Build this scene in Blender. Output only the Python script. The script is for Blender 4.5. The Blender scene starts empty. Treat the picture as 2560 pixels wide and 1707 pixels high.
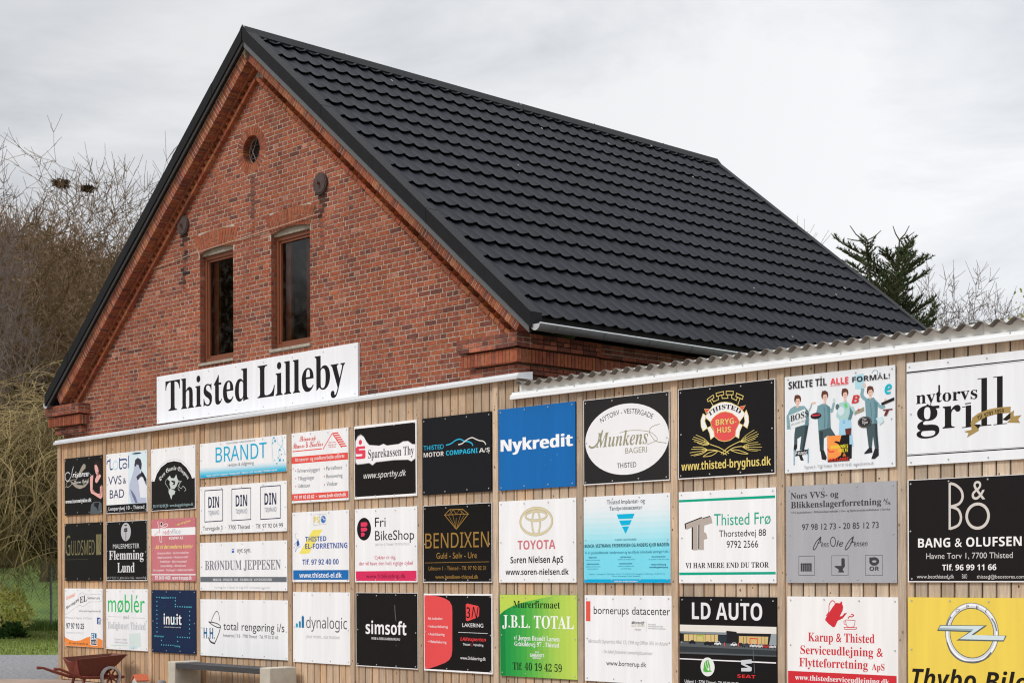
import bpy, bmesh, math, random
from mathutils import Vector, Matrix
from mathutils.geometry import tessellate_polygon
sc = bpy.context.scene
COL = sc.collection
# ------------------------------------------------------------------ camera, sky, sun, exposure
YAW, ROLL, EYE = 0.7669961, -0.0036753, 1.765
cF = Vector((-math.cos(YAW), math.sin(YAW), 0)); cR0 = Vector((math.sin(YAW), math.cos(YAW), 0)); cU0 = Vector((0, 0, 1))
cR = cR0*math.cos(ROLL) + cU0*math.sin(ROLL); cU = cU0*math.cos(ROLL) - cR0*math.sin(ROLL)
camd = bpy.data.cameras.new('camera'); cam = bpy.data.objects.new('camera', camd); COL.objects.link(cam)
M = Matrix((cR, cU, -cF)).transposed().to_4x4(); M.translation = (0, 0, EYE); cam.matrix_world = M
camd.sensor_width = 36; camd.lens = 56.365; camd.shift_y = 0.2290; camd.clip_end = 2000; camd.clip_start = 0.1
camd.dof.use_dof = True; camd.dof.focus_distance = 17.5; camd.dof.aperture_fstop = 6.3
sc.camera = cam
SUN_EL, SUN_AZ = math.radians(48), math.radians(200)      # azimuth clockwise from +Y: behind the camera, slightly left of the wall normal
w = bpy.data.worlds.new('World'); sc.world = w; w.use_nodes = True
nt = w.node_tree; N = nt.nodes; LK = nt.links
N.clear()
wo = N.new('ShaderNodeOutputWorld'); bg = N.new('ShaderNodeBackground'); LK.new(bg.outputs[0], wo.inputs[0])
sky = N.new('ShaderNodeTexSky'); sky.sky_type = 'NISHITA'; sky.sun_disc = False; sky.sun_elevation = SUN_EL; sky.sun_rotation = SUN_AZ
tc = N.new('ShaderNodeTexCoord'); mp = N.new('ShaderNodeMapping'); mp.inputs['Scale'].default_value = (1, 1, 3.2); mp.inputs['Location'].default_value = (3.1, 1.7, 0.4); LK.new(tc.outputs['Generated'], mp.inputs[0])
n1 = N.new('ShaderNodeTexNoise'); n1.inputs['Scale'].default_value = 3.1; n1.inputs['Detail'].default_value = 6; n1.inputs['Roughness'].default_value = .58; n1.inputs['Distortion'].default_value = .35; LK.new(mp.outputs[0], n1.inputs['Vector'])
cr = N.new('ShaderNodeValToRGB'); LK.new(n1.outputs[0], cr.inputs[0])
cr.color_ramp.elements[0].position = .35; cr.color_ramp.elements[0].color = (4.95, 5.16, 5.5, 1)
cr.color_ramp.elements[1].position = .6; cr.color_ramp.elements[1].color = (7.15, 7.2, 7.28, 1)
# overcast dome: the cloud deck gets brighter towards the zenith
sx = N.new('ShaderNodeSeparateXYZ'); LK.new(tc.outputs['Generated'], sx.inputs[0])
mr = N.new('ShaderNodeMapRange'); mr.inputs[1].default_value = .38; mr.inputs[2].default_value = 1; mr.inputs[3].default_value = 1; mr.inputs[4].default_value = 3.1; LK.new(sx.outputs[2], mr.inputs[0])
# thinner cloud, so a brighter sky, towards the right of the view
gd = N.new('ShaderNodeVectorMath'); gd.operation = 'DOT_PRODUCT'; gd.inputs[1].default_value = (.66, .75, 0); LK.new(tc.outputs['Generated'], gd.inputs[0])
gm_ = N.new('ShaderNodeMapRange'); gm_.inputs[1].default_value = -.3; gm_.inputs[2].default_value = .3; gm_.inputs[3].default_value = .88; gm_.inputs[4].default_value = 1.12; LK.new(gd.outputs['Value'], gm_.inputs[0])
gx = N.new('ShaderNodeMath'); gx.operation = 'MULTIPLY'; LK.new(mr.outputs[0], gx.inputs[0]); LK.new(gm_.outputs[0], gx.inputs[1])
mm_ = N.new('ShaderNodeVectorMath'); mm_.operation = 'SCALE'; LK.new(cr.outputs[0], mm_.inputs[0]); LK.new(gx.outputs[0], mm_.inputs['Scale'])
mx = N.new('ShaderNodeMix'); mx.data_type = 'RGBA'; mx.inputs[0].default_value = .94; LK.new(sky.outputs[0], mx.inputs[6]); LK.new(mm_.outputs[0], mx.inputs[7])
LK.new(mx.outputs[2], bg.inputs[0]); bg.inputs[1].default_value = 0.1
sl = bpy.data.lights.new('sun', 'SUN'); sl.energy = 1.5; sl.angle = math.radians(14); sl.color = (1, .96, .9)
so = bpy.data.objects.new('sun', sl); COL.objects.link(so)
sd = Vector((math.sin(SUN_AZ)*math.cos(SUN_EL), math.cos(SUN_AZ)*math.cos(SUN_EL), math.sin(SUN_EL)))
so.rotation_euler = sd.to_track_quat('Z', 'Y').to_euler(); so.location = (0, -5, 30)
sc.view_settings.view_transform = 'Standard'; sc.view_settings.look = 'None'; sc.view_settings.exposure = 0.3; sc.view_settings.gamma = 1
sc.cycles.use_denoising = True; sc.cycles.filter_width = 1.15; sc.cycles.max_bounces = 6; sc.cycles.transparent_max_bounces = 8
# ------------------------------------------------------------------ helpers
def lin(c):
    return tuple(((v/255)/12.92 if v/255 <= .04045 else ((v/255+.055)/1.055)**2.4) for v in c)
MATS = {}
def mat(name, color, rough=.7, noise=0, nscale=8, bump=0, bscale=40, metal=0, attr=None, spec=.4, stretch=(1, 1, 1), color2=None, detail=4):
    m = bpy.data.materials.new(name); m.use_nodes = True
    t = m.node_tree; p = t.nodes['Principled BSDF']
    p.inputs['Roughness'].default_value = rough; p.inputs['Metallic'].default_value = metal; p.inputs['Specular IOR Level'].default_value = spec
    src = None
    if attr:
        a = t.nodes.new('ShaderNodeAttribute'); a.attribute_name = attr; src = a.outputs['Color']
    if noise or bump:
        g = t.nodes.new('ShaderNodeTexCoord'); mpn = t.nodes.new('ShaderNodeMapping'); mpn.inputs['Scale'].default_value = stretch; t.links.new(g.outputs['Object'], mpn.inputs[0])
    if noise:
        n = t.nodes.new('ShaderNodeTexNoise'); n.inputs['Scale'].default_value = nscale; n.inputs['Detail'].default_value = detail; n.inputs['Roughness'].default_value = .6; t.links.new(mpn.outputs[0], n.inputs['Vector'])
        if color2:
            r = t.nodes.new('ShaderNodeValToRGB'); r.color_ramp.elements[0].position = .35; r.color_ramp.elements[1].position = .65
            r.color_ramp.elements[0].color = (*color, 1); r.color_ramp.elements[1].color = (*color2, 1); t.links.new(n.outputs[0], r.inputs[0]); out = r.outputs[0]
            if src is not None:
                q = t.nodes.new('ShaderNodeMix'); q.data_type = 'RGBA'; q.blend_type = 'MULTIPLY'; q.inputs[0].default_value = 1; t.links.new(out, q.inputs[6]); t.links.new(src, q.inputs[7]); out = q.outputs[2]
        else:
            r = t.nodes.new('ShaderNodeMapRange'); r.inputs[1].default_value = .25; r.inputs[2].default_value = .75; r.inputs[3].default_value = 1-noise; r.inputs[4].default_value = 1+noise; t.links.new(n.outputs[0], r.inputs[0])
            v = t.nodes.new('ShaderNodeVectorMath'); v.operation = 'SCALE'; t.links.new(r.outputs[0], v.inputs['Scale'])
            if src is not None: t.links.new(src, v.inputs[0])
            else: v.inputs[0].default_value = color
            out = v.outputs[0]
        t.links.new(out, p.inputs['Base Color'])
    elif src is not None: t.links.new(src, p.inputs['Base Color'])
    else: p.inputs['Base Color'].default_value = (*color, 1)
    if bump:
        b = t.nodes.new('ShaderNodeTexNoise'); b.inputs['Scale'].default_value = bscale; b.inputs['Detail'].default_value = 5; t.links.new(mpn.outputs[0], b.inputs['Vector'])
        bp = t.nodes.new('ShaderNodeBump'); bp.inputs['Strength'].default_value = 1; bp.inputs['Distance'].default_value = bump; t.links.new(b.outputs[0], bp.inputs['Height']); t.links.new(bp.outputs[0], p.inputs['Normal'])
    return m
class MB:
    """collects polygons, with an optional colour and material index per face"""
    def __init__(s): s.v = []; s.f = []; s.c = []; s.mi = []
    def face(s, pts, c=None, mi=0):
        i = len(s.v); s.v += [tuple(p) for p in pts]; s.f.append(tuple(range(i, i+len(pts)))); s.c.append(c); s.mi.append(mi)
    def add(s, vs, fs, c=None, mi=0):
        i = len(s.v); s.v += [tuple(p) for p in vs]
        for f in fs: s.f.append(tuple(i+k for k in f)); s.c.append(c); s.mi.append(mi)
    def box(s, x0, x1, y0, y1, z0, z1, c=None, mi=0):
        s.add([(x0, y0, z0), (x1, y0, z0), (x1, y1, z0), (x0, y1, z0), (x0, y0, z1), (x1, y0, z1), (x1, y1, z1), (x0, y1, z1)],
              [(0, 3, 2, 1), (4, 5, 6, 7), (0, 1, 5, 4), (1, 2, 6, 5), (2, 3, 7, 6), (3, 0, 4, 7)], c, mi)
    def prism(s, poly, d, c=None, mi=0):
        """poly: 3D points, extruded by vector d"""
        n = len(poly); a = [Vector(p) for p in poly]; d = Vector(d)
        s.add([*a, *[p+d for p in a]], [tuple(range(n)), tuple(range(2*n-1, n-1, -1))]+[(i, i+n, (i+1) % n+n, (i+1) % n) for i in range(n)], c, mi)
    def tube(s, pts, radii, n=6, c=None, mi=0, cap=True):
        pts = [Vector(p) for p in pts]; i0 = len(s.v); ref = None
        for k, p in enumerate(pts):
            d = (pts[min(k+1, len(pts)-1)]-pts[max(k-1, 0)])
            if d.length < 1e-9: d = Vector((0, 0, 1))
            d.normalize()
            if ref is None: ref = d.orthogonal()
            a = (ref-d*ref.dot(d))
            if a.length < 1e-6: a = d.orthogonal()
            a.normalize(); ref = a; b = d.cross(a); r = radii[k] if isinstance(radii, (list, tuple)) else radii
            for j in range(n):
                t = 2*math.pi*j/n; s.v.append(tuple(p+a*(r*math.cos(t))+b*(r*math.sin(t))))
        for k in range(len(pts)-1):
            for j in range(n):
                q = i0+k*n; s.f.append((q+j, q+(j+1) % n, q+n+(j+1) % n, q+n+j)); s.c.append(c); s.mi.append(mi)
        if cap and n > 2:
            s.f.append(tuple(i0+j for j in range(n-1, -1, -1))); s.c.append(c); s.mi.append(mi)
            q = i0+(len(pts)-1)*n; s.f.append(tuple(q+j for j in range(n))); s.c.append(c); s.mi.append(mi)
    def disc(s, c0, axis, r, h, n=24, c=None, mi=0):
        axis = Vector(axis).normalized(); a = axis.orthogonal().normalized(); b = axis.cross(a); c0 = Vector(c0)
        s.prism([c0+a*(r*math.cos(2*math.pi*i/n))+b*(r*math.sin(2*math.pi*i/n)) for i in range(n)], axis*h, c, mi)
    def mesh(s, name, mats, smooth=False):
        me = bpy.data.meshes.new(name); me.from_pydata(s.v, [], s.f)
        for m in (mats if isinstance(mats, (list, tuple)) else [mats]): me.materials.append(m)
        if any(s.mi): me.polygons.foreach_set('material_index', s.mi)
        if any(c is not None for c in s.c):
            at = me.attributes.new('Tint', 'FLOAT_COLOR', 'FACE')
            at.data.foreach_set('color', [x for c in s.c for x in ((*c, 1) if c is not None else (1, 1, 1, 1))])
        if smooth: me.polygons.foreach_set('use_smooth', [True]*len(s.f))
        me.validate(); me.update(); return me
    def build(s, name, mats, parent=None, smooth=False, label=None):
        """vertices are given in world coordinates; a parent (an unrotated Empty or part) takes them over into its own space"""
        off = Vector((0, 0, 0)); q = parent
        while q: off += q.location; q = q.parent
        if off.length: s.v = [(p[0]-off.x, p[1]-off.y, p[2]-off.z) for p in s.v]
        o = bpy.data.objects.new(name, s.mesh(name, mats, smooth)); COL.objects.link(o)
        if parent: o.parent = parent
        if label: o['label'] = label
        return o
def thing(name, label, cat, loc=(0, 0, 0), group=None):
    o = bpy.data.objects.new(name, None); COL.objects.link(o); o.location = loc; o.empty_display_size = .2
    o['label'] = label; o['category'] = cat
    if group: o['group'] = group
    return o
def tag(o, label, cat, group=None):
    o['label'] = label; o['category'] = cat
    if group: o['group'] = group
    return o
def kind(o, k): o['kind'] = k; return o
def part_mesh(name, me, parent, loc=(0, 0, 0), label=None):
    """a child whose mesh is already in its parent's local space"""
    o = bpy.data.objects.new(name, me); COL.objects.link(o); o.parent = parent; o.location = loc
    if label: o['label'] = label
    return o
def on_view(u, depth, z):
    """a place given by its bearing (photograph column), its distance ahead and its height: used only to work out plain coordinates of far scenery"""
    p = cF*depth + cR0*((u-1280)/4008.18*depth); return (p.x, p.y, z)
rnd = random.Random(7)
# ------------------------------------------------------------------ brick house
AX, AZ = -19.80, 9.863              # apex of the verge
EX, EZ = 6.02, 4.91                 # half width of the roof and its rise
TH = math.atan2(EZ, EX); CT, ST = math.cos(TH), math.sin(TH); SL = math.hypot(EX, EZ)
YV, YG, YB = 13.58, 13.90, 24.68    # verge front, gable face, far verge
XL, XR = -25.75, -14.29             # outer corners of the brick walls
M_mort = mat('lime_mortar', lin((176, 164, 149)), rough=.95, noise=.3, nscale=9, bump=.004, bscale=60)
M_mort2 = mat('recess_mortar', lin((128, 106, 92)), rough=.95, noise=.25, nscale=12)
M_soot = mat('sooty_joint', lin((92, 84, 78)), rough=1, noise=.3, nscale=14)
M_brick = mat('brick', (1, 1, 1), rough=.9, noise=.34, nscale=17, attr='Tint', bump=.004, bscale=70, spec=.2)
M_roof = mat('roof_steel', lin((22, 25, 32)), rough=.65, noise=.2, nscale=1.6, bump=.0012, bscale=300, spec=.15)
M_flash = mat('flashing_steel', lin((25, 26, 29)), rough=.68, noise=.14, nscale=6, bump=.001, bscale=350, spec=.15)
M_strip = mat('grey_flashing', lin((88, 91, 94)), rough=.6, noise=.08, nscale=6)
M_black = mat('black_board', lin((20, 20, 22)), rough=.7, noise=.2, nscale=6)
M_zinc = mat('zinc', lin((96, 99, 102)), rough=.5, noise=.18, nscale=5, metal=.25)
M_zinc2 = mat('zinc_bright', lin((198, 202, 206)), rough=.35, noise=.08, nscale=5, metal=.35)
M_frame = mat('varnished_wood', lin((120, 70, 47)), rough=.5, noise=.18, nscale=6, stretch=(8, 8, 1))
M_frame2 = mat('varnished_wood_inside', lin((150, 82, 50)), rough=.6, noise=.18, nscale=6, stretch=(8, 8, 1))
M_render = mat('cement_fill', lin((158, 152, 140)), rough=.95, noise=.25, nscale=12, bump=.004, bscale=30)
M_iron = mat('rusty_iron', lin((74, 60, 58)), rough=.85, noise=.25, nscale=14, bump=.002, bscale=60)
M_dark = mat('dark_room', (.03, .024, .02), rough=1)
M_timber = mat('dim_timber', lin((96, 62, 42)), rough=.9, noise=.2, nscale=5)
M_glass = bpy.data.materials.new('window_glass'); M_glass.use_nodes = True
_t = M_glass.node_tree; _p = _t.nodes['Principled BSDF']; _p.inputs['Base Color'].default_value = (.9, .95, .93, 1); _p.inputs['Roughness'].default_value = .03; _p.inputs['Transmission Weight'].default_value = 1; _p.inputs['IOR'].default_value = 1.45
_tr = _t.nodes.new('ShaderNodeBsdfTransparent'); _tr.inputs[0].default_value = (.72, .74, .72, 1); _gl = _t.nodes.new('ShaderNodeBsdfGlossy'); _gl.inputs['Roughness'].default_value = .04
_fr = _t.nodes.new('ShaderNodeFresnel'); _fr.inputs[0].default_value = 1.5; _mx = _t.nodes.new('ShaderNodeMixShader'); _t.links.new(_fr.outputs[0], _mx.inputs[0]); _t.links.new(_tr.outputs[0], _mx.inputs[1]); _t.links.new(_gl.outputs[0], _mx.inputs[2])
_df = _t.nodes.new('ShaderNodeBsdfDiffuse'); _df.inputs[0].default_value = (.5, .48, .44, 1); _ns = _t.nodes.new('ShaderNodeTexNoise'); _ns.inputs['Scale'].default_value = 9; _ns.inputs['Detail'].default_value = 8; _tc = _t.nodes.new('ShaderNodeTexCoord'); _t.links.new(_tc.outputs['Object'], _ns.inputs['Vector'])
_rm = _t.nodes.new('ShaderNodeMapRange'); _rm.inputs[1].default_value = .5; _rm.inputs[2].default_value = .8; _rm.inputs[3].default_value = 0; _rm.inputs[4].default_value = .05; _t.links.new(_ns.outputs[0], _rm.inputs[0])      # dust on the pane
_m2 = _t.nodes.new('ShaderNodeMixShader'); _t.links.new(_rm.outputs[0], _m2.inputs[0]); _t.links.new(_mx.outputs[0], _m2.inputs[1]); _t.links.new(_df.outputs[0], _m2.inputs[2]); _t.links.new(_m2.outputs[0], _t.nodes['Material Output'].inputs[0])
BR = [lin(c) for c in ((152, 86, 63), (145, 80, 60), (157, 90, 64), (139, 78, 61), (131, 76, 62), (121, 73, 62), (106, 66, 58), (160, 98, 78), (148, 88, 71), (152, 83, 59), (170, 116, 96))]
BW = [10, 10, 9, 8, 6, 4, 3, 3, 5, 9, 1]
def weather(m, scale=.55, lo=.74, hi=1.16):
    t = m.node_tree; p = t.nodes['Principled BSDF']; l = p.inputs['Base Color'].links[0]; src = l.from_socket
    g = t.nodes.new('ShaderNodeTexCoord'); n = t.nodes.new('ShaderNodeTexNoise'); n.inputs['Scale'].default_value = scale; n.inputs['Detail'].default_value = 5; n.inputs['Roughness'].default_value = .6; t.links.new(g.outputs['Object'], n.inputs['Vector'])
    r = t.nodes.new('ShaderNodeMapRange'); r.inputs[1].default_value = .3; r.inputs[2].default_value = .7; r.inputs[3].default_value = lo; r.inputs[4].default_value = hi; t.links.new(n.outputs[0], r.inputs[0])
    v = t.nodes.new('ShaderNodeVectorMath'); v.operation = 'SCALE'; t.links.new(src, v.inputs[0]); t.links.new(r.outputs[0], v.inputs['Scale']); t.links.new(v.outputs[0], p.inputs['Base Color'])
weather(M_brick, .75, .68, 1.15); weather(M_mort, .7, .68, 1.12); weather(M_roof, .35, .84, 1.22); weather(M_flash, .5, .85, 1.2)
OR = [lin(c) for c in ((152, 92, 64), (144, 84, 58), (156, 98, 68), (134, 80, 60))]
def bcol(pal=BR, wt=None, k=.09):
    c = rnd.choices(pal, wt or (BW if pal is BR else None))[0]; f = 1+rnd.uniform(-k, k); return tuple(v*f for v in c)
def clip(poly, planes):
    for a, b, c in planes:                 # keep a*x+b*z <= c
        out = []
        for i in range(len(poly)):
            p, q = poly[i], poly[(i+1) % len(poly)]; dp = a*p[0]+b*p[1]-c; dq = a*q[0]+b*q[1]-c
            if dp <= 0: out.append(p)
            if dp*dq < 0: t = dp/(dp-dq); out.append((p[0]+(q[0]-p[0])*t, p[1]+(q[1]-p[1])*t))
        poly = out
        if len(poly) < 3: return []
    return poly
def brick(mb, poly, place, face, back, c, bevel=.0035):
    """poly in wall coordinates; place(x,z,d) gives the 3D point, d is measured out of the wall"""
    n = len(poly); cx = sum(p[0] for p in poly)/n; cz = sum(p[1] for p in poly)/n
    inn = []
    for x, z in poly:
        dx, dz = x-cx, z-cz; l = max(1e-6, math.hypot(dx, dz)); k = max(.3, 1-bevel*1.4/l); inn.append((cx+dx*k+rnd.uniform(-.0012, .0012), cz+dz*k+rnd.uniform(-.0012, .0012)))
    f = face+rnd.uniform(-.0015, .0015)
    v = [place(x, z, f) for x, z in inn]+[place(x, z, f-bevel) for x, z in poly]+[place(x, z, back) for x, z in poly]
    fs = [tuple(range(n))]+[(i, i+n, (i+1) % n+n, (i+1) % n) for i in range(n)]+[(i+n, i+2*n, (i+1) % n+2*n, (i+1) % n+n) for i in range(n)]
    mb.add(v, fs, c)
CH, BL_, BH_ = .0667, .228, .108
def courses(mb, x0, x1, z0, z1, place, planes=(), rects=(), skip=None, tint=None, face=.0045, circ=None):
    i = int(math.floor(z0/CH)); J = .0118
    while i*CH < z1:
        za, zb = i*CH+J/2, (i+1)*CH-J/2; st = i % 2 == 0
        pitch = (BL_ if st else BH_)+J; off = (0 if i % 4 == 0 else .119) if st else .06
        k = math.floor((x0-off)/pitch); wob = rnd.uniform(-.012, .012)
        while True:
            a = off+k*pitch+wob; b = a+pitch-J; k += 1
            if a > x1: break
            segs = [(max(a, x0), min(b, x1))]
            for rx0, rx1, rz0, rz1 in rects:
                if zb > rz0 and za < rz1:
                    s2 = []
                    for p, q in segs:
                        if q <= rx0 or p >= rx1: s2.append((p, q))
                        else:
                            if p < rx0: s2.append((p, rx0))
                            if q > rx1: s2.append((rx1, q))
                    segs = s2
            if circ and abs((za+zb)/2-circ[1]) < circ[2]:
                h = math.sqrt(circ[2]**2-((za+zb)/2-circ[1])**2); s2 = []
                for p, q in segs:
                    if q <= circ[0]-h or p >= circ[0]+h: s2.append((p, q)); continue
                    if p < circ[0]-h: s2.append((p, circ[0]-h))
                    if q > circ[0]+h: s2.append((circ[0]+h, q))
                segs = s2
            for p, q in segs:
                if q-p < .018: continue
                if skip and skip((p+q)/2, (za+zb)/2, q-p): continue
                r = lambda: rnd.uniform(-.002, .002)
                poly = clip([(p+r(), za+r()), (q+r(), za+r()), (q+r(), zb+r()), (p+r(), zb+r())], planes)
                if len(poly) >= 3:
                    c = bcol()
                    if tint: c = tint((p+q)/2, (za+zb)/2, c)
                    brick(mb, poly, place, face, -.012, c)
        i += 1
house = thing('brick_house', 'red brick gabled house with black tiled roof rising behind the signboard wall', 'house', (-19.8, 13.9, 0))
# openings in the gable
WIN = [(-21.43, -20.515, 5.10, 6.775), (-19.53, -18.575, 5.12, 6.785)]
RC, RZ, RR_ = -20.018, 8.171, .215
DISC = [(-21.868, 7.332), (-18.287, 7.352)]
pg = lambda x, z, d: (x, YG-d, z)
off_u = .50                                                # wall stops under the verge courses
planes = [(ST, CT, ST*AX+CT*AZ-off_u), (-ST, CT, -ST*AX+CT*AZ-off_u)]
def skip_g(x, z, w):
    for (a, b, c, d) in WIN:
        pass
    return False
def tint_g(x, z, c):
    for dx, dz in DISC:
        if abs(x-dx) < .075+.03*math.sin(z*9) and dz-1.0 < z < dz-.1 and rnd.random() < 1.05-(dz-z)*.7: return tuple(v*.22+.008 for v in c)
    if abs(x-RC-.03) < .07 and 7.1 < z < RZ-.3 and rnd.random() < .85: return tuple(v*.5+.02 for v in c)
    return c
g = MB(); courses(g, XL, XR, 3.9, 9.6, pg, planes, [(a, b, c, d+.02) for a, b, c, d in WIN]+[(a-.035, b+.035, d+.01, d+.325) for a, b, c, d in WIN], skip_g, tint_g, circ=(RC, RZ, .345))
# segmental arches over the windows
for (a, b, c, d) in WIN:
    m = (a+b)/2; hw = (b-a)/2+.005; n = 15; rise = .058; R = (hw*hw+rise*rise)/(2*rise); zc = d+.03+rise-R; a0 = math.asin(hw/R); spread = 1.12
    for i in range(n):
        u0 = -a0+2*a0*i/n; u1 = -a0+2*a0*(i+1)/n; gp = .0055/R
        def pt(u, r): return (m+math.sin(u)*R+(math.sin(u)*(r-R))*2.2, zc+math.cos(u)*R+(r-R)*1.0*(1-.0*abs(u)))
        cut = .5 if i % 2 else .27
        for r0, r1 in ((R, R+.27*cut-.005), (R+.27*cut+.005, R+.27)) if rnd.random() < .45 else ((R, R+.27),):
            brick(g, [pt(u0+gp, r0), pt(u1-gp, r0), pt(u1-gp, r1), pt(u0+gp, r1)], pg, .007, -.012, bcol(BR[:3]+BR[:3]+OR[:2]))
# ring of the round window
n = 30
for i in range(n):
    u0 = 2*math.pi*i/n+.012; u1 = 2*math.pi*(i+1)/n-.012
    brick(g, [(RC+r*math.cos(u), RZ+r*math.sin(u)) for u, r in ((u0, RR_), (u1, RR_), (u1-.006, .36), (u0+.006, .36))], pg, .006, -.14, bcol(BR[:5]+OR))
gable = g.build('gable_bricks', M_brick, house)
# mortar bed with its openings, plus wall body
q = MB()
outer = [(XL, 0), (XR, 0), (XR, AZ-(XR-AX)*ST/CT-.3), (AX, AZ-.3), (XL, AZ-(AX-XL)*ST/CT-.3)]
holes = [[(a, c), (a, d+.03)]+[(a+(b-a)*i/8, d+.03+.058*(1-((i-4)/4)**2)) for i in range(1, 8)]+[(b, d+.03), (b, c)] for a, b, c, d in WIN]+[[(RC+.232*math.cos(-2*math.pi*i/32), RZ+.232*math.sin(-2*math.pi*i/32)) for i in range(32)]]
loops = [[Vector((x, z, 0)) for x, z in l] for l in [outer]+holes]; flat = [p for l in loops for p in l]
q.add([(p.x, YG, p.y) for p in flat], tessellate_polygon(loops))
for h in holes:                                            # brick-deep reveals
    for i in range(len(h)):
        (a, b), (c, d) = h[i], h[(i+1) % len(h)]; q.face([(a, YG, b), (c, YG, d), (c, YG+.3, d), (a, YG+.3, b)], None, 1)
for dx, dz, w_, l_ in ((DISC[0][0], DISC[0][1], .075, .95), (DISC[1][0], DISC[1][1], .085, .8), (RC+.03, RZ-.3, .06, .9)):   # soot streaks on the joints
    L_ = []; R2 = []
    for i in range(9):
        z = dz-.1-l_*i/8; L_.append((dx-w_*(1-.05*i)*rnd.uniform(.7, 1.1), YG-.001, z)); R2.append((dx+w_*(1-.05*i)*rnd.uniform(.7, 1.1), YG-.001, z))
    for i in range(8): q.face([L_[i], L_[i+1], R2[i+1], R2[i]], None, 2)
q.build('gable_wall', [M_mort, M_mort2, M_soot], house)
# bricks of the left and right reveals, seen at an angle
rv = MB()
for (a, b, c, d) in WIN:
    for X, sgn in ((a, 1), (b, -1)):
        courses(rv, YG+.004, YG+.1, c, d, lambda x, z, o, X=X, s=sgn: (X+s*o, x, z), face=.004)
rv.build('reveal_bricks', M_brick, house)
# ---- windows
for (a, b, c, d) in WIN:
    yf = YG+.085
    fr = MB(); t_ = .058
    for (x0, x1, z0, z1) in ((a+.01, a+.01+t_, c+.02, d), (b-.01-t_, b-.01, c+.02, d), (a+.01+t_, b-.01-t_, d-t_, d), (a+.01+t_, b-.01-t_, c+.02, c+.02+t_)): fr.box(x0, x1, yf, yf+.10, z0, z1)
    i_ = .028
    for (x0, x1, z0, z1) in ((a+.02+t_, a+.02+t_+i_, c+.03+t_, d-t_-.01), (b-.02-t_-i_, b-.02-t_, c+.03+t_, d-t_-.01), (a+.02+t_+i_, b-.02-t_-i_, d-t_-.01-i_, d-t_-.01), (a+.02+t_+i_, b-.02-t_-i_, c+.03+t_, c+.03+t_+i_)): fr.box(x0-.011 if x0 < a+.2 else x0, x1+.011 if x1 > b-.2 else x1, yf+.02, yf+.07, z0-.011 if z0 < c+.2 else z0, z1+.011 if z1 > d-.2 else z1)
    f = fr.build('window', M_frame, house)
    pn = MB(); pn.face([(a+.05, yf+.05, c+.06), (b-.05, yf+.05, c+.06), (b-.05, yf+.05, d-.04), (a+.05, yf+.05, d-.04)]); pn.build('pane', M_glass, f)
    sl_ = MB(); sl_.prism([(a-.02, YG-.03, c-.04), (a-.02, YG+.12, c-.03), (a-.02, YG+.12, c+.018), (a-.02, YG-.03, c)], (b-a+.04, 0, 0)); sl_.build('sill', M_render, f)
    fl = MB(); fl.prism([(a+.004, YG+.05, d+.002), (b-.004, YG+.05, d+.002)]+[(b-.004-(b-a-.008)*i/8, YG+.05, d+.03+.056*(1-((i-4)/4)**2)) for i in range(0, 9)], (0, .1, 0)); fl.build('arch_fill', M_render, f)
    ins = MB(); ins.box(a+.06, a+.22, yf+.12, yf+.16, c+.02, d); ins.box(a+.30, a+.40, yf+.34, yf+.40, c-.1, d); ins.build('inner_post', M_frame2, f)
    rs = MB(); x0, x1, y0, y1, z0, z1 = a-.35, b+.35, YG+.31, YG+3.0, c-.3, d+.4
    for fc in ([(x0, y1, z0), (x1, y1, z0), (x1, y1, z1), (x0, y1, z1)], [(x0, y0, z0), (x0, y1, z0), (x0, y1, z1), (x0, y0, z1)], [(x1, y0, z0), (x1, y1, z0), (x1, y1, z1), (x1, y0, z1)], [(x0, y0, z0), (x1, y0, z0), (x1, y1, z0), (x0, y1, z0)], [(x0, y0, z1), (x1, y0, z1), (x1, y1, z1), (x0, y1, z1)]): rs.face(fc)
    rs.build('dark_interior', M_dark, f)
# ---- round window with a six-pointed bar grille
rw = MB()
pts = [(RC+.205*math.cos(2*math.pi*i/28), YG+.11, RZ+.205*math.sin(2*math.pi*i/28)) for i in range(29)]; rw.tube(pts, .012, 5, cap=False)
for s0 in (90, 270):
    tr = [(RC+.2*math.cos(math.radians(s0+120*i)), YG+.105+.004*(s0 > 100), RZ+.2*math.sin(math.radians(s0+120*i))) for i in range(4)]; rw.tube(tr, .0085, 4)
rwo = rw.build('round_window', mat('grey_bar', lin((120, 108, 104)), rough=.7), house)
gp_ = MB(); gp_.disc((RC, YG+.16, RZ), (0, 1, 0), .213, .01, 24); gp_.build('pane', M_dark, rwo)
gq = MB(); gq.face([(RC-.02, YG+.155, RZ-.15), (RC+.09, YG+.155, RZ-.06), (RC+.17, YG+.155, RZ+.02), (RC+.12, YG+.155, RZ+.1), (RC+.05, YG+.155, RZ+.04)]); gq.build('green_glass', mat('green_glass', lin((62, 128, 108)), rough=.15), rwo)
# ---- anchor plates
for x, z in DISC:
    d_ = MB(); d_.disc((x, YG-.012, z), (0, -1, 0), .152, .03, 30); d_.disc((x, YG-.043, z), (0, -1, 0), .132, .008, 30)
    o = d_.build('anchor_plate', M_iron, house); bl = MB(); bl.disc((x, YG-.051, z), (0, -1, 0), .02, .05, 6); bl.build('bolt', mat('bolt_iron', lin((90, 58, 50)), rough=.8), o)
# ---- cable
cb = MB(); cb.tube([(XL+2.2, YG-.025, 6.72), (-21.6, YG-.03, 6.835), (-20.4, YG-.03, 6.87), (-19.5, YG-.03, 6.895), (-18.3, YG-.03, 6.93)], .007, 5); cb.build('cable', mat('cable_grey', lin((178, 150, 132)), rough=.6), house)
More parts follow.
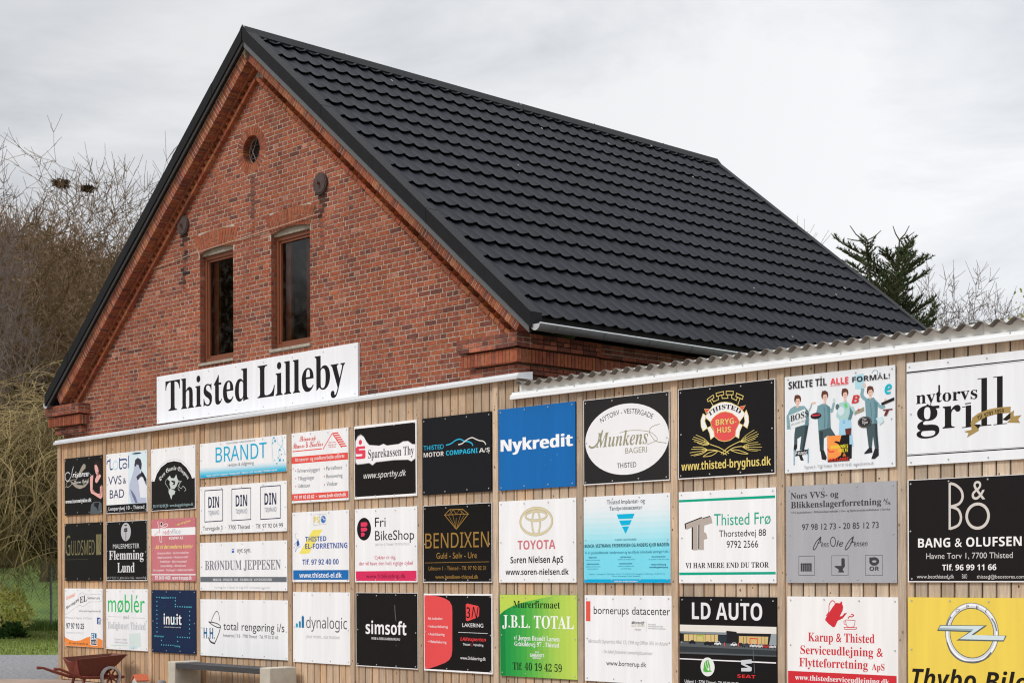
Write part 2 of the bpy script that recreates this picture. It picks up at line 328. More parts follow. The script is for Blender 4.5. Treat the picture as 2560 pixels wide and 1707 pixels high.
# ---- raked brick courses under the verge
def rake(s):
    """frame of one slope: t down the slope from the apex, p square to it, measured from the top of the verge"""
    return lambda t, p, y: (AX+s*(t*CT-p*ST), y, AZ-t*ST-p*CT)
def tmax(p): return ((6.25-1.582*p if SIDE < 0 else min(6.25-1.582*p, 5.72))+p*ST)/CT
SIDE = 1
for s in (1, -1):
    SIDE = s
    R_ = rake(s)
    def rbrick(mb, t0, t1, p0, p1, y0, y1, c):
        place = lambda a, b, d: R_(a, b, y0-d)
        poly = [(t0, p0), (t1, p0), (t1, p1), (t0, p1)]
        if s < 0: poly = poly[::-1]
        brick(mb, poly, place, 0, -(y1-y0), c, .004)
    so_ = MB(); t = .30
    while t < tmax(.35)-.05:
        rbrick(so_, t, t+.055+rnd.uniform(-.003, .003), .16, .352+rnd.uniform(-.004, .004), 13.68, 13.93, bcol(BR[:5]+OR[:3]+[BR[5]])); t += .0655
    so_.build('soldier_course', M_brick, house)
    st_ = MB(); t = .50
    for p0, p1, y in ((.358, .408, 13.815), (.492, .545, 13.825)):
        t = (p1+.02)*ST/CT*1.0 if s > 0 else (p1+.02)*ST/CT
        while t < tmax(.4):
            L_ = rnd.choice((.228, .228, .108)); rbrick(st_, t, min(t+L_, tmax(.42)), p0, p1, y, 13.93, bcol(OR+BR[:2])); t += L_+.009
    st_.build('stretcher_course', M_brick, house)
    dt_ = MB(); t = .55
    while t < tmax(.45):
        a = R_(t, .409, 13.905); b = R_(t+.122, .409, 13.905); c = R_(t+.061, .409, 13.818); dn = Vector(R_(0, 1, 0))-Vector(R_(0, 0, 0))
        dt_.prism([a, c, b] if s > 0 else [b, c, a], dn*.082, bcol([lin((150, 82, 44)), lin((132, 72, 42)), lin((112, 60, 38))]+OR[:2])); t += .126
    dt_.build('dogtooth_course', M_brick, house)
    bk = MB(); bk.prism([R_(.15, .13, 13.897), R_(tmax(.2), .13, 13.897), R_(tmax(.5), .52, 13.897), R_(.52*ST/CT, .52, 13.897)], (0, .2, 0)); bk.prism([R_(.2, .15, 13.684), R_(tmax(.35)-.06, .15, 13.684), R_(tmax(.35)-.06, .345, 13.684), R_(.36, .345, 13.684)], (0, .21, 0)); bk.build('rake_mortar', M_mort, house)
# ---- corbelled cornice: returns on the gable and along the eaves
co = MB(); cm = MB()
def cornice(x0, x1, z0, z1, y, soldier, axis='x', X=None, out=1):
    """row of bricks facing -Y (axis x, at depth y) or facing +-X (axis y, at X)"""
    if axis == 'x': place = lambda a, b, d: (a, y-d, b)
    else: place = lambda a, b, d: (X+out*d, a, b)
    if soldier:
        t = x0
        while t < x1-.02:
            brick(co, [(t, z0), (min(t+.054, x1), z0), (min(t+.054, x1), z1), (t, z1)], place, 0, -.1, bcol(BR[:5]+OR[:2]), .004); t += .0645
    else:
        n = max(1, round((z1-z0)/CH)); h = (z1-z0)/n
        for i in range(n):
            t = x0; L_ = .108 if i % 2 else .228
            while t < x1-.02:
                brick(co, [(t, z0+i*h+.004), (min(t+L_, x1), z0+i*h+.004), (min(t+L_, x1), z0+(i+1)*h-.006), (t, z0+(i+1)*h-.006)], place, 0, -.08, bcol(BR[3:9]), .004); t += L_+.01
for xa, xb, cx in ((-15.20, XR+.2, 1), (XL-.28, -24.85, -1)):
    co = MB(); cm = MB()
    for (z0, z1, yy, ins, sold) in ((4.585, 4.765, 13.68, 0, 0), (4.405, 4.57, 13.72, .04, 1), (4.27, 4.39, 13.80, .12, 0)):
        a = xa+(ins if cx > 0 else ins); b = xb-ins
        cornice(a, b, z0, z1, yy, sold); cm.box(a+.006, b-.006, yy+.008, 13.95, z0+.006, z1-.004)
        if cx < 0: cornice(yy, 13.9, z0, z1, 0, sold, 'y', b, 1)     # visible end of the left return
        else: cornice(yy, 15.2, z0, z1, 0, sold, 'y', b, 1)
    co.build('cornice', M_brick, house); cm.build('cornice_mortar', M_mort, house)
# long eaves cornice on the right side wall
co = MB(); cm = MB()
for (z0, z1, o_, sold) in ((4.585, 4.765, .16, 0), (4.405, 4.57, .12, 1), (4.27, 4.39, .05, 0)):
    cornice(15.2, YB-.3, z0, z1, 0, sold, 'y', XR+o_, 1); cm.box(XR-.1, XR+o_-.008, 13.9, YB-.3, z0+.006, z1-.004)
co.build('cornice', M_brick, house); cm.build('cornice_mortar', M_mort, house)
sw = MB(); courses(sw, 13.9, YB-.3, 3.5, 4.28, lambda x, z, d: (XR+d, x, z)); sw.build('side_bricks', M_brick, house)
for xa in (XR-.3, XL):
    wb = MB(); wb.box(xa, xa+.3, 13.9+.004, YB-.3, 0, 4.8); wb.build('side_wall', M_mort, house)
bw = MB(); bw.prism([(XL+.3, YB-.6, 0), (XR-.3, YB-.6, 0), (XR-.3, YB-.6, 4.7), (AX, YB-.6, AZ-.4), (XL+.3, YB-.6, 4.7)], (0, .29, 0)); bw.build('back_wall', mat('back_brick', lin((150, 78, 58)), rough=.9, noise=.2, nscale=5), house)
# ---- roof: stepped rows of waved steel tiles
rf = MB(); ROW = .4725; WV = .241; NSEG = 12
y0, y1 = YV+.12, YB-.10; NW = int((y1-y0)/WV)+1
def wave(t):
    t = t % 1.0
    if t < .10: return .004*math.sin(t/.10*math.pi)+0
    u = (t-.10)/.90; return -.031*math.sin(math.pi*u)**.8
def roof_rows(s, nseg):
    R_ = rake(s); ys = [y0+WV*(k/nseg) for k in range(NW*nseg+1) if y0+WV*(k/nseg) <= y1+1e-6]
    for i in range(17):
        tb = SL+.03-i*ROW; tt = tb-ROW-.05
        if i == 16: tt = .02
        r = []
        for (t, up) in ((tt, .0), (tb, .045), (tb+.001, .036)):
            r.append([R_(t+.0025*math.sin(i*2.7+int((y-13.65)/WV)*1.9), .026-up-wave((y-13.65)/WV)+.0022*math.sin(y*1.3+i*.9), y) for y in ys])
        for a, b in ((0, 1), (1, 2)):
            for j in range(len(ys)-1):
                f = [r[a][j], r[b][j], r[b][j+1], r[a][j+1]]; rf.face(f if s > 0 else f[::-1])
roof_rows(1, NSEG); roof_rows(-1, 4)
R_ = rake(1)
for _ in range(13):                                        # bird droppings on the steel
    t_, y_ = rnd.uniform(.3, SL-.2), rnd.uniform(y0+.2, y1-.2); l_ = rnd.uniform(.01, .032); w_ = rnd.uniform(.006, .014)
    rf.face([R_(t_-l_, -.058, y_-w_), R_(t_+l_, -.058, y_-w_*.6), R_(t_+l_*1.1, -.058, y_+w_*.7), R_(t_-l_*.8, -.058, y_+w_)], None, 1)
roof = rf.build('roof', [M_roof, mat('bird_lime', lin((200, 198, 192)), rough=.9)], house)
for s in (1, -1):                                           # underlay closing the loft
    R_ = rake(s); u = MB(); u.face([R_(0.05, .12, YV+.1), R_(SL-.02, .12, YV+.1), R_(SL-.02, .12, YB-.1), R_(.05, .12, YB-.1)]); u.build('underlay', M_black, roof)
rc = MB(); yy = YV+.01; 
while yy < YB:                                             # ridge cap lengths
    e = min(yy+1.9, YB); h = .004*(int(yy*3) % 2)
    for s in (1, -1):
        R_ = rake(s); f = [R_(0, -.05-h, yy), R_(.17, -.012-h, yy), R_(.17, -.012-h, e), R_(0, -.05-h, e)]; rc.face(f if s > 0 else f[::-1]); f2 = [R_(.17, -.012-h, yy), R_(.175, .012, yy), R_(.175, .012, e), R_(.17, -.012-h, e)]; rc.face(f2 if s > 0 else f2[::-1])
    rc.face([(AX, yy, AZ+.066+h), (AX-.13, yy, AZ-.09), (AX+.13, yy, AZ-.09)]); yy = e
rc.build('ridge_cap', M_flash, roof)
# ---- verge flashings
for s in (1, -1):
    R_ = rake(s)
    for Yf, Yk in ((YV, YV+.19), (YB-.17, YB)):
        vb = MB(); t = 0.0; k = 0; nxt = 1.02
        while t < SL:
            e = min(nxt, SL+.02); nxt += 1.43; h = .0025*(k % 2)
            a0, a1 = R_(t, -.02-h, Yf), R_(e, -.02-h, Yf)
            dz = .195
            front = [a0, a1, (a1[0], Yf, a1[2]-dz), (a0[0], Yf, a0[2]-dz)]
            yf_ = Yf-h if Yf == YV else Yf
            front = [(x, yf_, z) for x, _, z in front]
            vb.prism(front if s > 0 else front[::-1], (0, Yk-Yf+h*2, 0)); vb_e = e; t = e+.004; k += 1
        vo = vb.build('verge_flashing', M_flash, house)
        if Yf == YV:
            dz0, dz1 = (.195, .29) if s > 0 else (.195, .235)
            a0, a1 = R_(.0, -.02, YV), R_(SL-.05, -.02, YV)
            sp = MB(); fr_ = [(a0[0], YV+.025, a0[2]-dz0), (a1[0], YV+.025, a1[2]-dz0), (a1[0], YV+.025, a1[2]-dz1), (a0[0], YV+.025, a0[2]-dz1)]
            sp.prism(fr_ if s > 0 else fr_[::-1], (0, .02, 0)); sp.build('drip_strip', M_strip, vo)
            sf = MB(); sf.prism([(x, YV+.046, z+.02) for x, _, z in fr_], (0, .1, 0)); sf.build('soffit_board', M_black, vo)
    # eaves fascia and gutter
    ex, ez = AX+s*EX, AZ-EZ
    fb = MB(); fb.box(min(ex-s*.06, ex-s*.10), max(ex-s*.06, ex-s*.10), YV+.16, YB-.16, ez-.19, ez-.02); fb.build('fascia', M_black, house)
    gu = MB(); gx, gz = ex+s*.07, ez-.15; n = 10; r = .078
    for i in range(n):
        u0 = math.pi+math.pi*i/n; u1 = math.pi+math.pi*(i+1)/n
        p0 = (gx+r*math.cos(u0), gz+r*math.sin(u0)); p1 = (gx+r*math.cos(u1), gz+r*math.sin(u1))
        gu.face([(p0[0], YV+.04, p0[1]), (p0[0], YB, p0[1]), (p1[0], YB, p1[1]), (p1[0], YV+.04, p1[1])])
    go = gu.build('gutter', M_zinc, house)
    gl_ = MB()
    gl_.tube([(gx+s*r, YV+.04, gz+.004), (gx+s*r, YB, gz+.004)], .011, 8); gl_.prism([(gx+r*math.cos(math.pi+math.pi*i/n), YV+.035, gz+r*math.sin(math.pi+math.pi*i/n)) for i in range(n+1)], (0, .008, 0)); gl_.build('gutter_lip', M_zinc2, go)
    y = YV+.35
    while y < YB:
        b_ = MB(); b_.tube([(gx+(r+.003)*math.cos(math.pi+math.pi*i/n), y, gz+(r+.003)*math.sin(math.pi+math.pi*i/n)) for i in range(n+1)], .006, 4); b_.build('gutter_bracket', M_zinc, go); y += .85
# ------------------------------------------------------------------ timber-clad signboard wall with its lean-to roof
YW = 13.65
M_wood = mat('weathered_boards', (1, 1, 1), rough=.85, noise=.34, nscale=5, attr='Tint', stretch=(10, 10, .8), bump=.003, bscale=14, spec=.2, detail=8)
M_wdark = mat('board_gap', lin((62, 44, 30)), rough=1)
M_knot = mat('wood_knot', lin((104, 72, 50)), rough=.9, noise=.3, nscale=40)
M_trim = mat('aluminium_trim', lin((214, 216, 219)), rough=.38, noise=.07, nscale=3, metal=.25, stretch=(.4, 1, 4))
M_trim2 = mat('white_trim', lin((226, 228, 230)), rough=.4, noise=.05, nscale=3, stretch=(.4, 1, 4))
M_clip = mat('clip_metal', lin((190, 192, 194)), rough=.5)
M_fibre = mat('fibre_cement', lin((112, 107, 101)), rough=.95, noise=.22, nscale=9, bump=.002, bscale=50)
M_white = mat('white_board', lin((226, 226, 222)), rough=.8, noise=.1, nscale=6)
shed = thing('signboard_wall', 'long timber board wall covered with advertising signs below the brick gable', 'wooden wall', (-15, YW, 0))
WX0, WX1, SPLIT = -25.50, -5.2, -14.02
BAT = [-25.44, -23.90, -22.497, -21.093, -18.726, -17.290, -15.862, -14.432, -12.988, -11.545, -10.098, -8.645, -7.2, -5.75]
def wcol(x, lowz=False):
    a = Vector(lin((196, 156, 114))); b = Vector(lin((198, 180, 158))); k = (x+25.5)/20
    c = a.lerp(b, max(0, min(1, k+rnd.uniform(-.25, .25)))); f = rnd.uniform(.74, 1.16); return tuple(c*f)
def TOP(x): return 4.075+.098*max(0, x-WX0)/(SPLIT-WX0)    # the left capping climbs a little towards the right
cl = MB(); kn = MB(); x = WX0+.05
while x < WX1-.05:
    top = TOP(x) if x < SPLIT-.06 else 3.925
    e = min(x+.130+rnd.uniform(-.004, .004), WX1); d = rnd.uniform(0, .004)
    c = wcol(x)
    if x < SPLIT-.06 < e: e = SPLIT-.062
    cl.prism([(x, YW+d+.006, .02), (x+.006, YW+d, .02), (e-.006, YW+d, .02), (e, YW+d+.006, .02), (e, YW+.03, .02), (x, YW+.03, .02)], (0, 0, top-.02), c)
    for _ in range(rnd.choice((2, 3, 4, 5, 6))):
        kx, kz, r = rnd.uniform(x+.02, e-.02), rnd.uniform(.2, top), rnd.uniform(.006, .015); kn.face([(kx+r*.8*math.cos(2*math.pi*i/7), YW+d-.0012, kz+r*1.3*math.sin(2*math.pi*i/7)) for i in range(7)])
    x = e+.0155
clo = cl.build('cladding', M_wood, shed); kn.build('knots', M_knot, clo)
bk = MB(); bk.box(WX0+.02, SPLIT-.06, YW+.024, YW+.16, 0, 4.07); bk.prism([(WX0+.02, YW+.024, 4.07), (SPLIT-.06, YW+.024, 4.07), (SPLIT-.06, YW+.024, 4.165)], (0, .136, 0)); bk.box(SPLIT-.06, WX1, YW+.024, YW+.16, 0, 3.92); bk.build('backing', M_wdark, shed)
for bx in BAT:
    top = TOP(bx) if bx < SPLIT-.06 else 3.925
    b_ = MB(); wd = .056 if bx < -25 else .046; c = wcol(bx)
    b_.prism([(bx-wd, YW-.018, .01), (bx-wd+.004, YW-.022, .01), (bx+wd-.004, YW-.022, .01), (bx+wd, YW-.018, .01), (bx+wd, YW+.002, .01), (bx-wd, YW+.002, .01)], (0, 0, top-.012), tuple(v*.96 for v in c))
    for _ in range(9):
        kx, kz, r = bx+rnd.uniform(-.03, .03), rnd.uniform(.2, top), rnd.uniform(.006, .013); b_.face([(kx+r*.8*math.cos(2*math.pi*i/7), YW-.0232, kz+r*1.3*math.sin(2*math.pi*i/7)) for i in range(7)], lin((110, 78, 54)))
    b_.build('batten', M_wood, shed)
def greying(m):
    t = m.node_tree; p = t.nodes['Principled BSDF']; src = p.inputs['Base Color'].links[0].from_socket
    g = t.nodes.new('ShaderNodeTexCoord'); mp = t.nodes.new('ShaderNodeMapping'); mp.inputs['Scale'].default_value = (6, 6, .55); t.links.new(g.outputs['Object'], mp.inputs[0])
    n = t.nodes.new('ShaderNodeTexNoise'); n.inputs['Scale'].default_value = 2.2; n.inputs['Detail'].default_value = 9; n.inputs['Roughness'].default_value = .7; t.links.new(mp.outputs[0], n.inputs['Vector'])
    r = t.nodes.new('ShaderNodeMapRange'); r.inputs[1].default_value = .42; r.inputs[2].default_value = .68; r.inputs[3].default_value = .05; r.inputs[4].default_value = .66; t.links.new(n.outputs[0], r.inputs[0])
    x = t.nodes.new('ShaderNodeMix'); x.data_type = 'RGBA'; x.inputs[7].default_value = (*lin((172, 158, 146)), 1); t.links.new(r.outputs[0], x.inputs[0]); t.links.new(src, x.inputs[6]); t.links.new(x.outputs[2], p.inputs['Base Color'])
greying(M_wood); weather(M_wood, .8, .78, 1.16)
# end board, capping trims
eb = MB(); eb.box(SPLIT-.062, SPLIT-.02, YW-.004, YW+.16, 3.93, 4.17, lin((176, 156, 130))); eb.build('end_board', M_wood, shed)
t1 = MB(); prof = [(YW-.075, 4.062), (YW-.08, 4.068), (YW-.078, 4.105), (YW-.05, 4.12), (YW-.045, 4.145), (YW+.2, 4.175), (YW+.2, 4.078), (YW-.06, 4.075)]
t1.prism([(WX0-.03, y, z) for y, z in prof], (SPLIT+.03-WX0+.03, 0, .098)); t1o = t1.build('capping', M_trim, shed)
t2 = MB(); prof = [(YW-.07, 3.915), (YW-.078, 3.92), (YW-.076, 3.965), (YW-.045, 3.985), (YW-.042, 4.005), (YW-.006, 4.012), (YW-.006, 3.925), (YW-.055, 3.924)]
t2.prism([(SPLIT-.09, y, z) for y, z in prof], (WX1-SPLIT+.1, 0, 0)); t2o = t2.build('drip_trim', M_trim2, shed)
for o_, xs, z in ((t1o, [WX0+.6+1.02*i for i in range(11)], None), (t2o, [SPLIT+.35+.62*i for i in range(14)], 3.99)):
    for xx in xs:
        if o_ is t1o: z = 4.125+TOP(xx)-4.075
        c_ = MB(); c_.box(xx-.006, xx+.006, YW-.052, YW-.04, z-.008, z+.014); c_.build('clip', M_clip, o_)
# white closure boards under the corrugated sheets
cb_ = MB(); x = SPLIT+.0
while x < WX1:
    e = min(x+1.25, WX1); cb_.box(x+.002, e-.002, YW+.0, YW+.02, 3.93, 4.125); x = e
cb_.build('closure_board', M_white, shed)
# corrugated roof sheets: waves run away from the viewer
cs = MB(); P_ = .177; A_ = .0255; n = 16; x = SPLIT+.02; xs = []
while x < WX1+.1: xs.append(x); x += P_/n
def wz(xx): 
    t = (xx-SPLIT-.02)/P_; return A_*math.sin(2*math.pi*t)
ys = [YW-.085, YW+1.2, YW+5.2]
for top in (0, 1):
    th = .0075
    for a, b in zip(ys, ys[1:]):
        for i in range(len(xs)-1):
            z0, z1 = (4.100+(y-YW)*-.05 for y in (a, b))
            f = [(xs[i], a, z0+wz(xs[i])+top*th), (xs[i+1], a, z0+wz(xs[i+1])+top*th), (xs[i+1], b, z1+wz(xs[i+1])+top*th), (xs[i], b, z1+wz(xs[i])+top*th)]; cs.face(f if top else f[::-1])
for i in range(len(xs)-1):
    z0 = 4.100+.085*.05; y = ys[0]; cs.face([(xs[i], y, z0+wz(xs[i])), (xs[i+1], y, z0+wz(xs[i+1])), (xs[i+1], y, z0+wz(xs[i+1])+.0075), (xs[i], y, z0+wz(xs[i])+.0075)])
cs.build('corrugated_roof', M_fibre, shed, smooth=True)
fm = MB(); fm.box(SPLIT-.03, SPLIT+.3, YW+.22, YW+.23, 3.95, 4.14); fm.build('lead_flashing', M_zinc2, shed)
sb_ = MB(); sb_.box(WX1-.1, WX1, YW+.165, YW+5, 0, 3.78); sb_.box(SPLIT+.05, WX1-.1, YW+4.9, YW+5, 0, 3.7); sb_.build('shed_side', M_wdark, shed)
PAL = [(158,150,138),(42,28,30),(226,172,166),(196,138,134),(150,90,90),(170,70,80),(190,200,210),(84,94,100),(30,28,32),(236,238,241),(225,220,215),(22,20,22),(214,231,238),(185,220,235),(50,60,75),(183,192,214),(112,120,150),(60,60,75),(62,62,78),(34,34,46),(226,229,236),(20,20,24),(45,75,135),(186,221,236),(50,62,112),(24,23,24),(150,160,165),(225,225,222),(196,206,202),(30,30,32),(190,200,198),(150,176,182),(118,112,78),(28,26,24),(84,80,56),(21,20,20),(186,186,192),(20,20,20),(190,190,195),(206,206,210),(222,222,226),(176,176,180),(21,20,22),(240,236,238),(198,110,120),(34,30,36),(208,92,104),(172,178,188),(236,216,130),(240,214,219),(198,118,126),(238,142,68),(238,150,100),(150,150,155),(70,70,76),(25,25,28),(80,80,86),(110,110,116),(190,190,196),(48,52,76),(200,200,206),(60,90,150),(240,242,244),(40,108,150),(40,45,66),(96,64,44),(42,188,100),(178,180,184),(150,152,156),(188,192,197),(176,178,184),(120,200,150),(214,229,227),(190,224,234),(92,192,216),(38,62,104),(27,48,86),(231,236,240),(220,232,239),(209,227,237),(198,223,236),(183,218,234),(158,211,232),(134,205,229),(110,198,226),(85,191,223),(61,185,221),(37,178,218),(12,171,215),(165,212,230),(190,222,236),(70,168,208),(0,172,214),(130,134,142),(150,154,160),(50,54,86),(48,52,84),(128,132,150),(64,66,74),(58,108,188),(50,50,54),(128,128,140),(104,111,119),(226,228,230),(204,205,208),(66,60,62),(32,100,142),(48,44,48),(92,92,98),(226,84,74),(225,150,145),(140,142,150),(238,224,108),(130,132,138),(226,206,60),(58,118,184),(110,140,190),(50,84,160),(28,108,178),(48,156,184),(42,134,172),(40,112,162),(84,84,88),(60,60,64),(160,162,166),(24,20,20),(110,106,106),(180,178,180),(238,238,241),(224,68,94),(74,70,72),(228,228,228),(240,240,242),(26,22,26),(224,58,98),(48,38,44),(168,168,172),(200,58,88),(214,48,94),(112,28,60),(96,96,98),(120,120,122),(90,90,92),(238,238,240),(204,204,206),(27,25,26),(40,180,220),(222,217,212),(218,215,212),(29,31,37),(156,120,58),(22,20,20),(20,18,20),(224,78,80),(224,72,72),(24,20,22),(226,60,64),(240,243,246),(36,122,190),(22,104,176),(234,235,239),(46,46,48),(152,150,126),(47,46,47),(150,142,112),(212,202,168),(204,118,128),(28,28,30),(22,145,72),(33,151,71),(44,156,71),(55,162,71),(66,168,70),(81,174,72),(99,180,75),(118,187,77),(136,194,80),(154,200,83),(166,204,85),(174,207,87),(182,210,89),(190,213,91),(188,212,86),(32,62,34),(240,243,240),(160,168,60),(34,64,34),(120,180,80),(232,236,241),(229,235,240),(225,234,240),(216,233,240),(204,231,239),(191,229,239),(179,227,239),(166,225,238),(150,222,237),(130,218,236),(122,216,236),(121,215,236),(120,215,236),(119,214,236),(118,214,236),(0,168,218),(52,66,82),(0,178,220),(34,112,150),(26,62,84),(36,104,140),(64,156,186),(224,88,74),(38,36,38),(186,172,128),(150,150,152),(200,200,204),(124,124,128),(172,172,176),(52,50,52),(224,204,120),(222,84,80),(236,236,238),(222,84,84),(36,32,34),(29,27,29),(0,164,134),(30,28,30),(178,168,160),(32,32,34),(54,50,52),(228,228,232),(226,223,216),(34,34,38),(132,142,148),(44,56,66),(212,188,130),(206,180,122),(80,66,48),(86,92,96),(58,64,68),(140,190,50),(222,70,50),(30,34,40),(40,46,54),(24,24,26),(40,34,40),(215,218,222),(50,54,66),(70,76,90),(200,206,214),(200,200,200),(170,50,50),(205,208,214),(226,80,70),(232,232,236),(226,232,228),(88,178,72),(202,208,214),(222,50,52),(110,110,112),(27,25,27),(172,216,230),(90,140,160),(108,66,52),(226,192,178),(128,166,175),(68,88,94),(40,44,46),(226,233,236),(160,180,185),(130,172,200),(36,38,42),(112,150,160),(140,172,180),(190,212,214),(36,38,46),(190,60,70),(168,204,204),(90,110,110),(110,200,130),(205,222,232),(160,206,230),(100,150,190),(112,52,48),(152,152,132),(200,60,70),(128,168,178),(120,70,60),(190,110,104),(92,130,142),(52,70,76),(84,120,130),(200,224,232),(46,44,46),(150,150,150),(70,76,84),(150,160,168),(206,56,58),(0,184,204),(118,54,50),(240,150,76),(224,84,60),(58,56,60),(234,70,80),(234,222,60),(236,140,60),(224,60,50),(150,152,158),(229,234,240),(72,70,74),(98,96,100),(166,168,174),(204,48,58),(236,236,237),(32,28,30),(70,70,72),(40,32,22),(164,140,86),(44,36,30),(231,235,240),(206,201,196),(238,238,238),(204,202,202),(236,236,236),(31,27,29),(70,76,82),(206,212,218),(244,246,248),(96,104,110),(110,116,122),(84,100,104),(206,222,228),(150,172,178),(58,58,62),(31,26,26),(232,206,88),(30,24,27),(232,234,239)]
